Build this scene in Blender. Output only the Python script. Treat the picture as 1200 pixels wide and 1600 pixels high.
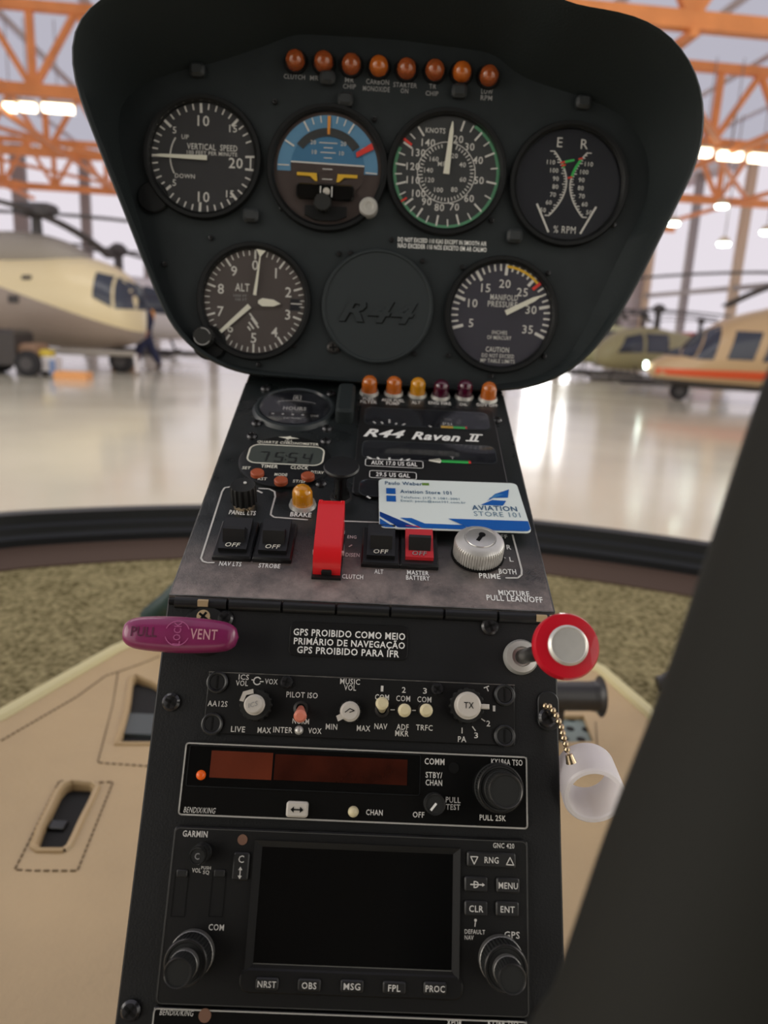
import bpy, math, random
from mathutils import Vector, Matrix
random.seed(7)
PI = math.pi
C = bpy.context.scene.collection
for o in list(bpy.data.objects):
    bpy.data.objects.remove(o)

# ------------------------------------------------------------------ camera, sky, exposure
FPX, W, H = 1150.0, 1200.0, 1600.0
Z0 = 1.268                       # height of the console hinge over the hangar floor
CAM = Vector((.0031, -.3382, .1324 + Z0))
YAW, PITCH, ROLL = math.radians(.85), math.radians(14), math.radians(2.9)
cf = Vector((math.sin(YAW)*math.cos(PITCH), math.cos(YAW)*math.cos(PITCH), -math.sin(PITCH)))
r0 = Vector((math.cos(YAW), -math.sin(YAW), 0)); u0 = r0.cross(cf)
cr = r0*math.cos(ROLL) + u0*math.sin(ROLL); cu = u0*math.cos(ROLL) - r0*math.sin(ROLL)
cam = bpy.data.cameras.new('camera'); co = bpy.data.objects.new('camera', cam); C.objects.link(co)
co.matrix_world = Matrix(((cr.x, cu.x, -cf.x, CAM.x), (cr.y, cu.y, -cf.y, CAM.y), (cr.z, cu.z, -cf.z, CAM.z), (0, 0, 0, 1)))
cam.sensor_fit = 'VERTICAL'; cam.sensor_height = 24; cam.lens = FPX/H*24
cam.clip_start = .01; cam.clip_end = 300
cam.dof.use_dof = True; cam.dof.focus_distance = .365; cam.dof.aperture_fstop = 5.4
bpy.context.scene.camera = co

scn = bpy.context.scene
scn.view_settings.view_transform = 'Standard'; scn.view_settings.look = 'None'
scn.view_settings.gamma = 1; scn.view_settings.use_curve_mapping = False
scn.view_settings.exposure = 0.2
wd = bpy.data.worlds.new('world'); scn.world = wd; wd.use_nodes = True
bg = wd.node_tree.nodes['Background']; bg.inputs[0].default_value = (1.0, .95, .88, 1); bg.inputs[1].default_value = 1.25
WALL_GLOW, DOOR_GLOW, SKY_GLOW = .82, 6.5, .52

def area(name, loc, target, size, sy, power, col=(1, 1, 1)):
    l = bpy.data.lights.new(name, 'AREA'); l.shape = 'RECTANGLE'; l.size = size; l.size_y = sy; l.energy = power; l.color = col
    o = bpy.data.objects.new(name, l); C.objects.link(o); o.location = loc
    o.rotation_euler = (Vector(target) - Vector(loc)).to_track_quat('-Z', 'Y').to_euler()
# rows of roof luminaires over the apron, and daylight through the open hangar side on the left
area('hangar_roof_light', (-4, 9, 10.8), (-4, 9.5, 0), 16, 6, 500, (1, .96, .9))
area('open_hangar_side_daylight', (-9, -1.5, 3.6), (0, .3, 1.0), 7, 5, 260, (1, .93, .82))

area('right_fill_light', (9, 2.5, 3.4), (.2, .4, 1.0), 6, 4, 170, (1, .97, .86))  # added fill from the right, brightens the leather, deck and card

# ------------------------------------------------------------------ materials
def lin(c):
    c /= 255.0
    return c/12.92 if c <= .04045 else ((c+.055)/1.055)**2.4
def rgb(*c): return (lin(c[0]), lin(c[1]), lin(c[2]), 1)
def mat(name, col, rough=.5, metal=0, spec=.5, var=0, vscale=30, bump=0, bscale=200, trans=0, coat=0, emit=0, rvar=0):
    m = bpy.data.materials.new(name); m.use_nodes = True
    nt = m.node_tree; b = nt.nodes['Principled BSDF']
    b.inputs['Base Color'].default_value = col; b.inputs['Roughness'].default_value = rough
    b.inputs['Metallic'].default_value = metal; b.inputs['Specular IOR Level'].default_value = spec
    b.inputs['Transmission Weight'].default_value = trans; b.inputs['Coat Weight'].default_value = coat
    if emit:
        b.inputs['Emission Color'].default_value = col; b.inputs['Emission Strength'].default_value = emit
    tc = nt.nodes.new('ShaderNodeTexCoord')
    if var or rvar:
        n = nt.nodes.new('ShaderNodeTexNoise'); n.inputs['Scale'].default_value = vscale; n.inputs['Detail'].default_value = 6
        nt.links.new(tc.outputs['Object'], n.inputs['Vector'])
        if var:
            r = nt.nodes.new('ShaderNodeValToRGB')
            r.color_ramp.elements[0].position = .3; r.color_ramp.elements[1].position = .7
            r.color_ramp.elements[0].color = [c*(1-var) for c in col[:3]] + [1]
            r.color_ramp.elements[1].color = [min(1, c*(1+var)) for c in col[:3]] + [1]
            nt.links.new(n.outputs['Fac'], r.inputs[0]); nt.links.new(r.outputs[0], b.inputs['Base Color'])
        if rvar:
            mr = nt.nodes.new('ShaderNodeMapRange'); mr.inputs[1].default_value = .3; mr.inputs[2].default_value = .7
            mr.inputs[3].default_value = max(.02, rough-rvar); mr.inputs[4].default_value = rough+rvar
            nt.links.new(n.outputs['Fac'], mr.inputs[0]); nt.links.new(mr.outputs[0], b.inputs['Roughness'])
    if bump:
        n2 = nt.nodes.new('ShaderNodeTexNoise'); n2.inputs['Scale'].default_value = bscale; n2.inputs['Detail'].default_value = 3
        bp = nt.nodes.new('ShaderNodeBump'); bp.inputs['Strength'].default_value = bump; bp.inputs['Distance'].default_value = .002
        nt.links.new(tc.outputs['Object'], n2.inputs['Vector']); nt.links.new(n2.outputs['Fac'], bp.inputs['Height'])
        nt.links.new(bp.outputs[0], b.inputs['Normal'])
    return m
def emis(name, col, s):
    m = bpy.data.materials.new(name); m.use_nodes = True; nt = m.node_tree
    nt.nodes.remove(nt.nodes['Principled BSDF']); e = nt.nodes.new('ShaderNodeEmission')
    e.inputs[0].default_value = col; e.inputs[1].default_value = s
    nt.links.new(e.outputs[0], nt.nodes['Material Output'].inputs[0]); return m
def clear(name, refl, tint=(1, 1, 1, 1), rough=.03):
    m = bpy.data.materials.new(name); m.use_nodes = True; nt = m.node_tree
    nt.nodes.remove(nt.nodes['Principled BSDF'])
    t = nt.nodes.new('ShaderNodeBsdfTransparent'); t.inputs[0].default_value = tint
    g = nt.nodes.new('ShaderNodeBsdfGlossy'); g.inputs['Roughness'].default_value = rough
    lw = nt.nodes.new('ShaderNodeLayerWeight'); lw.inputs[0].default_value = .25
    mm = nt.nodes.new('ShaderNodeMath'); mm.operation = 'MULTIPLY'; mm.inputs[1].default_value = refl
    nt.links.new(lw.outputs['Fresnel'], mm.inputs[0])
    mx = nt.nodes.new('ShaderNodeMixShader')
    nt.links.new(mm.outputs[0], mx.inputs[0]); nt.links.new(t.outputs[0], mx.inputs[1]); nt.links.new(g.outputs[0], mx.inputs[2])
    nt.links.new(mx.outputs[0], nt.nodes['Material Output'].inputs[0]); return m
def split(name, ca, cb, k, z, rough=.35):
    """two-tone paint scheme: ca above the line  z + k*x  in object space, cb below"""
    m = mat(name, ca, rough, coat=.3); nt = m.node_tree; b = nt.nodes['Principled BSDF']
    tc = nt.nodes.new('ShaderNodeTexCoord'); sp = nt.nodes.new('ShaderNodeSeparateXYZ'); nt.links.new(tc.outputs['Object'], sp.inputs[0])
    a = nt.nodes.new('ShaderNodeMath'); a.operation = 'MULTIPLY_ADD'; a.inputs[1].default_value = k; a.inputs[2].default_value = z
    nt.links.new(sp.outputs['X'], a.inputs[0])
    g = nt.nodes.new('ShaderNodeMath'); g.operation = 'GREATER_THAN'; nt.links.new(sp.outputs['Z'], g.inputs[0]); nt.links.new(a.outputs[0], g.inputs[1])
    mx = nt.nodes.new('ShaderNodeMix'); mx.data_type = 'RGBA'
    mx.inputs['A'].default_value = cb; mx.inputs['B'].default_value = ca
    nt.links.new(g.outputs[0], mx.inputs['Factor']); nt.links.new(mx.outputs['Result'], b.inputs['Base Color']); return m

K = dict(
    face=mat('panel_black', rgb(34, 40, 42), .6, spec=.3, var=.12, vscale=60, bump=.08, bscale=900),
    hood=mat('hood_black', rgb(36, 42, 43), .65, spec=.25, bump=.15, bscale=700),
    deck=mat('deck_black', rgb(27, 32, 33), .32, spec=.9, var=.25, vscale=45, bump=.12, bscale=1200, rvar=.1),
    lower=mat('console_black', rgb(25, 26, 27), .5, spec=.35, var=.18, vscale=35, bump=.1, bscale=1100),
    radio=mat('radio_black', rgb(22, 22, 22), .45, spec=.35, bump=.05, bscale=1500),
    gloss=mat('gloss_black', rgb(20, 20, 20), .14, spec=.5),
    plastic=mat('black_plastic', rgb(26, 27, 28), .38, spec=.5),
    rubber=mat('black_rubber', rgb(30, 31, 30), .6, spec=.4),
    dark=mat('very_dark', rgb(12, 12, 12), .6, spec=.2),
    edge=mat('pale_edge', rgb(120, 118, 114), .4, metal=.6, var=.4, vscale=150),
    white=mat('white_lettering', rgb(244, 244, 240), .6, spec=.2),
    grey=mat('grey_lettering', rgb(218, 216, 210), .6, spec=.2),
    dim=mat('faded_lettering', rgb(150, 150, 150), .7, spec=.2),
    lume=mat('pale_pointer', rgb(232, 230, 214), .5),
    vface=mat('dial_dark_grey', rgb(58, 58, 60), .6, spec=.3),
    aface=mat('dial_brown_grey', rgb(84, 77, 75), .6, spec=.3),
    sface=mat('dial_charcoal', rgb(62, 64, 65), .6, spec=.3),
    rface=mat('dial_black', rgb(26, 28, 36), .5, spec=.4),
    mface=mat('dial_violet_grey', rgb(66, 65, 74), .55, spec=.3),
    bezel=mat('bezel_black', rgb(17, 19, 20), .5, spec=.3),
    cover=mat('blank_cover_black', rgb(42, 48, 50), .5, spec=.4, bump=.05, bscale=900),
    glass=clear('instrument_glass', .32),
    sky=mat('horizon_blue', rgb(92, 142, 178), .6), sky2=mat('horizon_deep_blue', rgb(64, 118, 156), .6),
    earth=mat('horizon_brown', rgb(64, 52, 48), .6),
    yellow=mat('signal_yellow', rgb(226, 180, 50), .5), green=mat('signal_green', rgb(60, 190, 90), .5),
    orange=mat('signal_orange', rgb(226, 150, 60), .5), red=mat('signal_red', rgb(222, 62, 52), .5),
    rimhaze=mat('green_rim_haze', rgb(88, 148, 112), .5),
    guard=mat('guard_red', rgb(226, 26, 34), .35, coat=.2), rocker_red=mat('rocker_red', rgb(206, 44, 52), .42),
    knobred=mat('mixture_red', rgb(205, 22, 42), .28, coat=.5),
    purple=mat('vent_purple', rgb(138, 40, 94), .3, coat=.4, var=.12, vscale=60),
    amber=mat('amber_lens', rgb(255, 176, 36), .07, trans=.4, spec=.7, coat=.6), amberdeep=mat('orange_lens', rgb(252, 136, 48), .07, trans=.5, spec=.7, coat=.6),
    orlens=mat('orange_red_lens', rgb(252, 138, 72), .08, trans=.7, spec=.7, coat=.6), maroon=mat('maroon_lens', rgb(110, 24, 62), .05, trans=.6, spec=.8, coat=.8),
    bulb=mat('lamp_core', rgb(120, 60, 34), .4), chrome=mat('chrome', rgb(220, 219, 214), .22, metal=.7),
    alu=mat('brushed_aluminium', rgb(214, 212, 206), .32, metal=.5, var=.08, vscale=90),
    steel=mat('dark_steel', rgb(104, 102, 100), .3, metal=.9), brass=mat('bead_brass', rgb(190, 170, 140), .25, metal=.9),
    blackscrew=mat('black_screw', rgb(62, 62, 64), .2, metal=.5, spec=.8),
    tan=mat('tan_fitting', rgb(190, 166, 128), .5),
    knobwhite=mat('pale_knob_cap', rgb(206, 200, 190), .4), ivory=mat('ivory_tip', rgb(224, 212, 172), .4), pink=mat('pink_tip', rgb(228, 136, 112), .4),
    btn=mat('brown_orange_button', rgb(170, 82, 48), .5), lcd=mat('lcd_grey', rgb(74, 80, 76), .25), lcdink=mat('lcd_segments', rgb(24, 26, 26), .5),
    orwin=mat('orange_brown_display', rgb(104, 46, 28), .25, var=.15, vscale=60), orwin2=mat('dark_orange_display', rgb(58, 22, 13), .2, var=.55, vscale=50),
    led=mat('orange_led', rgb(214, 88, 22), .25, emit=.25), sensor=mat('brown_sensor', rgb(126, 92, 74), .5),
    screen=mat('dark_screen', rgb(14, 14, 14), .16, spec=.4), keyblack=mat('key_black', rgb(34, 34, 34), .42),
    cardw=mat('card_white', rgb(242, 252, 248), .35, coat=.2), cardb=mat('card_blue', rgb(20, 98, 186), .4), cardd=mat('card_navy', rgb(14, 70, 158), .4), cardt=mat('card_text_blue', rgb(46, 92, 130), .5), cardg=mat('card_text_grey', rgb(110, 140, 160), .5),
    ring=mat('frosted_plastic', rgb(252, 250, 250), .4, trans=.72, spec=.5),
    sticker=mat('placard_black', rgb(16, 16, 17), .4),
    leather=mat('tan_leather', rgb(184, 158, 118), .42, spec=.45, var=.07, vscale=8, bump=.3, bscale=160),
    piping=mat('pale_leather_edge', rgb(206, 196, 150), .5), stitch=mat('dark_stitch', rgb(110, 92, 66), .8), well=mat('dark_well', rgb(10, 10, 11), .8), bar=mat('grey_pedal_bar', rgb(70, 78, 80), .5),
    hangfloor=mat('polished_floor', rgb(212, 206, 186), .14, spec=.5, var=.10, vscale=.35, rvar=.05),
    wallw=mat('white_wall', rgb(214, 208, 212), .8), roof=mat('pale_roof', rgb(212, 208, 214), .8, var=.10, vscale=.9),
    col=mat('grey_steel_column', rgb(150, 142, 140), .6), coltan=mat('tan_steel_column', rgb(196, 172, 146), .6),
    truss=mat('orange_steel', rgb(238, 150, 84), .5, var=.12, vscale=1.2),
    lampwarm=emis('warm_lamp', (1, .86, .62, 1), 5), lampgreen=emis('cool_lamp', (.85, 1, .88, 1), 9), lampcase=mat('lamp_housing', rgb(210, 190, 160), .6),
    skylight=emis('translucent_roof_sheet', rgb(232, 229, 244), SKY_GLOW),
    glow=emis('daylit_translucent_panel', rgb(238, 230, 238), WALL_GLOW), doorglow=emis('open_doorway_daylight', (1, .98, .96, 1), DOOR_GLOW),
    cabin=mat('cabin_lining', rgb(70, 67, 62), .8),
    plg=mat('post_light_grey', rgb(40, 44, 46), .55),
    rimgrey=mat('knob_rim_grey', rgb(128, 127, 124), .38, metal=.6),
    bow=mat('frame_black', rgb(17, 20, 23), .4, spec=.45), edging=mat('brown_edging', rgb(70, 52, 42), .9),
    holes=mat('pedal_plate_grey', rgb(124, 138, 134), .5), tubeblack=mat('tube_black', rgb(44, 42, 42), .35),
    stick=mat('stick_black', rgb(34, 34, 30), .7, spec=.2),
    heliglass=mat('tinted_glass', rgb(58, 62, 74), .15), helitaupe=mat('cowl_grey', rgb(150, 142, 132), .5), rotor=mat('rotor_grey', rgb(70, 66, 66), .6), tyre=mat('tyre_black', rgb(36, 34, 36), .8),
    stripe=mat('stripe_orange', rgb(222, 88, 44), .4), helidark=mat('belly_dark', rgb(62, 56, 54), .5),
    navy=mat('navy_cloth', rgb(44, 48, 76), .9), vest=mat('orange_cloth', rgb(220, 150, 70), .9), skin=mat('skin', rgb(170, 120, 92), .6), hair=mat('dark_hair', rgb(60, 40, 30), .8), boot=mat('boot_black', rgb(40, 38, 44), .7),
    cyellow=mat('cart_yellow', rgb(216, 190, 70), .5), cwhite=mat('cart_white', rgb(220, 214, 214), .5), cblue=mat('cart_blue', rgb(120, 140, 180), .5), crate=mat('crate_brown', rgb(140, 110, 88), .7), plank=mat('plank_orange', rgb(226, 160, 100), .6),
    wshield=clear('windshield_glass', .10, (1, 1, 1, 1), .02),
)
def paint_sheen(m, y0, y1, col):
    """overhead sheen painted in as paler, dusty colour along the front edge of the deck, broken up by noise"""
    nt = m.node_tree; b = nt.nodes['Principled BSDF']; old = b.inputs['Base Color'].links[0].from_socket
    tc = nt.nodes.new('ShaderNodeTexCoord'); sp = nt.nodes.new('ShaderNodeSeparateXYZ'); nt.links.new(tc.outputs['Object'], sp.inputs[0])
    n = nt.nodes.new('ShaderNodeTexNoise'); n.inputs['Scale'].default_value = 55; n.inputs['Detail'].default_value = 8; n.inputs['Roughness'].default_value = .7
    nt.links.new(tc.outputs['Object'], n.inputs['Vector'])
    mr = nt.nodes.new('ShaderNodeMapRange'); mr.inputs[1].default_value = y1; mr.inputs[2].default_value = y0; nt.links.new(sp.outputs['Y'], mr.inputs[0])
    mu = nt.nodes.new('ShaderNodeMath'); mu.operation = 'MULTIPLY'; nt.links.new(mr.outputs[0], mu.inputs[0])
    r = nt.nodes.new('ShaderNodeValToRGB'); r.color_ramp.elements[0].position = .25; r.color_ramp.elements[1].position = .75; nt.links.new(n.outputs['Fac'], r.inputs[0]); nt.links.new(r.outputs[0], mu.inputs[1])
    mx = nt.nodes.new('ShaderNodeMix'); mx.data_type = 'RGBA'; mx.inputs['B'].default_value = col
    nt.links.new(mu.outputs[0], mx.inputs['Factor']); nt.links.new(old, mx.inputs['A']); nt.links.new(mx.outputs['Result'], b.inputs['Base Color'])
paint_sheen(K['deck'], -.004, .050, rgb(188, 170, 162))
def frosted(name, col):
    m = bpy.data.materials.new(name); m.use_nodes = True; nt = m.node_tree; nt.nodes.remove(nt.nodes['Principled BSDF'])
    d = nt.nodes.new('ShaderNodeBsdfDiffuse'); d.inputs[0].default_value = col
    t = nt.nodes.new('ShaderNodeBsdfTranslucent'); t.inputs[0].default_value = col
    g = nt.nodes.new('ShaderNodeBsdfGlossy'); g.inputs['Roughness'].default_value = .25
    a = nt.nodes.new('ShaderNodeMixShader'); a.inputs[0].default_value = .5; nt.links.new(d.outputs[0], a.inputs[1]); nt.links.new(t.outputs[0], a.inputs[2])
    b = nt.nodes.new('ShaderNodeMixShader'); b.inputs[0].default_value = .06; nt.links.new(a.outputs[0], b.inputs[1]); nt.links.new(g.outputs[0], b.inputs[2])
    nt.links.new(b.outputs[0], nt.nodes['Material Output'].inputs[0]); return m
K['ring'] = frosted('frosted_white_plastic', rgb(253, 250, 251))
def carpet_mat():
    m = mat('loop_carpet', rgb(126, 116, 84), .95, spec=.1); nt = m.node_tree; b = nt.nodes['Principled BSDF']
    tc = nt.nodes.new('ShaderNodeTexCoord')
    n1 = nt.nodes.new('ShaderNodeTexNoise'); n1.inputs['Scale'].default_value = 95; n1.inputs['Detail'].default_value = 4; n1.inputs['Roughness'].default_value = .7
    n2 = nt.nodes.new('ShaderNodeTexNoise'); n2.inputs['Scale'].default_value = 16; n2.inputs['Detail'].default_value = 4
    for n in (n1, n2): nt.links.new(tc.outputs['Object'], n.inputs['Vector'])
    ad = nt.nodes.new('ShaderNodeMath'); ad.operation = 'MULTIPLY_ADD'; ad.inputs[1].default_value = .8
    mu = nt.nodes.new('ShaderNodeMath'); mu.operation = 'MULTIPLY'; mu.inputs[1].default_value = .2
    nt.links.new(n2.outputs['Fac'], mu.inputs[0]); nt.links.new(n1.outputs['Fac'], ad.inputs[0]); nt.links.new(mu.outputs[0], ad.inputs[2])
    r = nt.nodes.new('ShaderNodeValToRGB'); e = r.color_ramp.elements
    e[0].position = .38; e[0].color = rgb(80, 72, 44); e[1].position = .62; e[1].color = rgb(164, 152, 114)
    nt.links.new(ad.outputs[0], r.inputs[0]); nt.links.new(r.outputs[0], b.inputs['Base Color'])
    bp = nt.nodes.new('ShaderNodeBump'); bp.inputs['Strength'].default_value = .9; bp.inputs['Distance'].default_value = .006
    nt.links.new(n1.outputs['Fac'], bp.inputs['Height']); nt.links.new(bp.outputs[0], b.inputs['Normal'])
    return m
K['carpet'] = carpet_mat()

# ------------------------------------------------------------------ mesh builder
def offset_poly(p, d):
    n = len(p); out = []
    for i in range(n):
        a, b, c = Vector(p[i-1]).to_2d(), Vector(p[i]).to_2d(), Vector(p[(i+1) % n]).to_2d()
        e1 = (b-a); e2 = (c-b)
        if e1.length < 1e-9 or e2.length < 1e-9: out.append(tuple(b)); continue
        e1.normalize(); e2.normalize()
        n1 = Vector((-e1.y, e1.x)); n2 = Vector((-e2.y, e2.x)); m = n1+n2
        if m.length < 1e-6: m = n1
        m.normalize(); k = d/max(.35, m.dot(n1))
        out.append((b.x+m.x*k, b.y+m.y*k))
    return out
def rrect(w, h, r=0, seg=4, cx=0, cy=0):
    r = min(r, w/2*.999, h/2*.999)
    if r <= 0: return [(cx-w/2, cy-h/2), (cx+w/2, cy-h/2), (cx+w/2, cy+h/2), (cx-w/2, cy+h/2)]
    out = []
    for qx, qy, a0 in ((1, -1, -90), (1, 1, 0), (-1, 1, 90), (-1, -1, 180)):
        for i in range(seg+1):
            a = math.radians(a0+90*i/seg)
            out.append((cx+qx*(w/2-r)+r*math.cos(a), cy+qy*(h/2-r)+r*math.sin(a)))
    return out
def circ(r, n=32, cx=0, cy=0): return [(cx+r*math.cos(2*PI*i/n), cy+r*math.sin(2*PI*i/n)) for i in range(n)]
_fonts = {}
def font_mesh(s, shear, bold):
    bold *= .7; k = (s, shear, bold)
    if k in _fonts: return _fonts[k]
    cv = bpy.data.curves.new('lettering', 'FONT'); cv.body = s; cv.shear = shear; cv.offset = bold; cv.resolution_u = 2; cv.extrude = 0; cv.space_character = 1.09; cv.align_x = 'LEFT'
    o = bpy.data.objects.new('lettering', cv); C.objects.link(o)
    dg = bpy.context.evaluated_depsgraph_get(); dg.update()
    me = bpy.data.meshes.new_from_object(o.evaluated_get(dg))
    vs = [v.co.copy() for v in me.vertices]; fs = [tuple(p.vertices) for p in me.polygons]
    bpy.data.objects.remove(o); bpy.data.curves.remove(cv); bpy.data.meshes.remove(me)
    x0 = min(v.x for v in vs); x1 = max(v.x for v in vs); y0 = min(v.y for v in vs); y1 = max(v.y for v in vs)
    out = ([((v.x-x0)/(x1-x0)-.5, (v.y-y0)/(y1-y0)-.5) for v in vs], fs, (x1-x0)/(y1-y0))
    _fonts[k] = out; return out
def rotz(a): return Matrix.Rotation(a, 4, 'Z')
def align(d):
    return Vector(d).to_track_quat('Z', 'Y').to_matrix().to_4x4()
class MB:
    def __init__(s): s.v = []; s.f = []
    def add(s, vs, fs, M=None):
        b = len(s.v)
        s.v += [tuple(M @ Vector(v)) if M else tuple(v) for v in vs]
        s.f += [tuple(b+i for i in f) for f in fs]; return s
    def prism(s, out, z0, z1, bev=0, M=None):
        n = len(out)
        if bev: loops = [[(x, y, z0) for x, y in out], [(x, y, z1-bev) for x, y in out], [(x, y, z1) for x, y in offset_poly(out, bev)]]
        else: loops = [[(x, y, z0) for x, y in out], [(x, y, z1) for x, y in out]]
        vs = sum(loops, []); fs = [tuple(range(n-1, -1, -1)), tuple(range((len(loops)-1)*n, len(loops)*n))]
        for k in range(len(loops)-1):
            for i in range(n): j = (i+1) % n; fs.append((k*n+i, k*n+j, (k+1)*n+j, (k+1)*n+i))
        return s.add(vs, fs, M)
    def box(s, c, sz, bev=0, M=None):
        return s.prism(rrect(sz[0], sz[1], 0, 1, c[0], c[1]), c[2]-sz[2]/2, c[2]+sz[2]/2, bev, M)
    def lathe(s, prof, seg=32, M=None, flute=None):
        vs = []; fs = []
        if flute: seg = flute[0]*4
        for i, (r, z) in enumerate(prof):
            for k in range(seg):
                rr = r
                if flute and flute[2] <= i <= flute[3] and k % 4 >= 2: rr = r*(1-flute[1])
                vs.append((rr*math.cos(2*PI*k/seg), rr*math.sin(2*PI*k/seg), z))
        for i in range(len(prof)-1):
            for k in range(seg): j = (k+1) % seg; fs.append((i*seg+k, i*seg+j, (i+1)*seg+j, (i+1)*seg+k))
        if prof[0][0] > 1e-6: fs.append(tuple(range(seg-1, -1, -1)))
        if prof[-1][0] > 1e-6: fs.append(tuple((len(prof)-1)*seg+k for k in range(seg)))
        return s.add(vs, fs, M)
    def rring(s, prof, seg=48, M=None):
        """closed ring: the profile loops back on itself"""
        vs = []; fs = []; n = len(prof)
        for r, z in prof:
            for k in range(seg): vs.append((r*math.cos(2*PI*k/seg), r*math.sin(2*PI*k/seg), z))
        for i in range(n):
            for k in range(seg): j = (k+1) % seg; i2 = (i+1) % n; fs.append((i*seg+k, i*seg+j, i2*seg+j, i2*seg+k))
        return s.add(vs, fs, M)
    def tube(s, path, r, seg=10, cap=True, M=None):
        P = [Vector(p) for p in path]; n = len(P); vs = []; fs = []
        R = r if isinstance(r, (list, tuple)) else [r]*n
        a = None
        for i in range(n):
            d = (P[min(i+1, n-1)]-P[max(i-1, 0)]).normalized()
            if a is None: a = d.cross(Vector((0, 0, 1)) if abs(d.z) < .95 else Vector((1, 0, 0)))
            a = (a-d*a.dot(d)).normalized(); b = d.cross(a)
            for k in range(seg): t = 2*PI*k/seg; vs.append(P[i]+(a*math.cos(t)+b*math.sin(t))*R[i])
        for i in range(n-1):
            for k in range(seg): j = (k+1) % seg; fs.append((i*seg+k, i*seg+j, (i+1)*seg+j, (i+1)*seg+k))
        if cap: fs += [tuple(range(seg)), tuple((n-1)*seg+k for k in range(seg-1, -1, -1))]
        return s.add(vs, fs, M)
    def bar(s, a, b, w, h=None):
        a = Vector(a); b = Vector(b); h = h or w; d = b-a
        return s.box((0, 0, d.length/2), (w, h, d.length), M=Matrix.Translation(a) @ align(d))
    def arc(s, r0_, r1, a0, a1, z, seg=24, cx=0, cy=0):
        vs = []; fs = []
        for i in range(seg+1):
            a = math.radians(a0+(a1-a0)*i/seg)
            vs += [(cx+r0_*math.cos(a), cy+r0_*math.sin(a), z), (cx+r1*math.cos(a), cy+r1*math.sin(a), z)]
        for i in range(seg): fs.append((2*i, 2*i+1, 2*i+3, 2*i+2))
        return s.add(vs, fs)
    def poly(s, pts, z): return s.add([(x, y, z) for x, y in pts], [tuple(range(len(pts)))])
    def line(s, p, q, w, z, w2=None):
        p = Vector(p); q = Vector(q); d = (q-p).normalized(); n = Vector((-d.y, d.x)); w2 = w if w2 is None else w2
        return s.poly([tuple(p-n*w/2), tuple(q-n*w2/2), tuple(q+n*w2/2), tuple(p+n*w/2)], z)
    def pline(s, pts, w, z, closed=False):
        n = len(pts)
        for i in range(n if closed else n-1): s.line(pts[i], pts[(i+1) % n], w, z)
        for x, y in pts: s.poly(circ(w/2, 8, x, y), z)
        return s
    def tick(s, a, r0_, r1, w, z):
        a = math.radians(a); c, q = math.cos(a), math.sin(a)
        return s.line((r0_*c, r0_*q), (r1*c, r1*q), w, z)
    def text(s, t, x, y, w, h, z, shear=0, bold=.012, rot=0):
        vs, fs, asp = font_mesh(t, shear, bold)
        if not w: w = h*asp
        c, q = math.cos(rot), math.sin(rot)
        return s.add([(x+(a*w)*c-(b*h)*q, y+(a*w)*q+(b*h)*c, z) for a, b in vs], fs)
    def dome(s, r, h, z, seg=24, M=None):
        """bullet lens: straight wall then a hemisphere"""
        prof = [(r*1.02, z), (r, z+(h-r*.9)*.5), (r*.97, z+h-r*.9)]
        for i in range(1, 7): a = i/6*PI/2; prof.append((max(r*.97*math.cos(a), 1e-7), z+h-r*.9+r*.9*math.sin(a)))
        return s.lathe(prof, seg, M)
    def build(s, name, m, parent=None, label=None, pre=None, smooth=35, recalc=False):
        me = bpy.data.meshes.new(name)
        vs = [tuple(pre @ Vector(v)) for v in s.v] if pre else s.v
        me.from_pydata(vs, [], s.f); me.materials.append(K[m] if isinstance(m, str) else m)
        if recalc:
            import bmesh
            bm = bmesh.new(); bm.from_mesh(me); bmesh.ops.remove_doubles(bm, verts=bm.verts, dist=1e-6)
            bmesh.ops.recalc_face_normals(bm, faces=bm.faces); bm.to_mesh(me); bm.free()
        me.update()
        if smooth:
            me.polygons.foreach_set('use_smooth', [True]*len(me.polygons)); me.set_sharp_from_angle(angle=math.radians(smooth))
        o = bpy.data.objects.new(name, me); C.objects.link(o)
        if parent is not None: o.parent = parent.obj if isinstance(parent, Th) else parent
        if label: o['label'] = label
        return o
def tag(o, label, cat, group=None):
    o['label'] = label; o['category'] = cat
    if group: o['group'] = group
    return o
def structure(o, label=None):
    o['kind'] = 'structure'
    if label: o['label'] = label
    return o

# ------------------------------------------------------------------ console planes and things on them
class PL:
    def __init__(s, o, lean):
        s.o = Vector(o); s.x = Vector((1, 0, 0)); s.u = Vector((0, math.sin(lean), math.cos(lean))); s.n = s.x.cross(s.u)
    def hit(s, px, py, z=0):
        d = cf + cr*((px-W/2)/FPX) + cu*((H/2-py)/FPX); o = s.o + s.n*z
        return CAM + d*((o-CAM).dot(s.n)/d.dot(s.n))
    def uv(s, px, py, z=0):
        p = s.hit(px, py, z) - s.o; return p.dot(s.x), p.dot(s.u)
    def M(s, u=0, v=0, z=0):
        p = s.o + s.x*u + s.u*v + s.n*z
        return Matrix(((s.x.x, s.u.x, s.n.x, p.x), (s.x.y, s.u.y, s.n.y, p.y), (s.x.z, s.u.z, s.n.z, p.z), (0, 0, 0, 1)))
LD = .2315; TL, TM, TP = math.radians(30.38), math.radians(90-22.93), math.radians(5.32)
HW = .095
MIDP = PL((0, 0, Z0), TM); LOWP = PL((0, 0, Z0), TL); PANP = PL(MIDP.o + MIDP.u*LD, TP)
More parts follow.
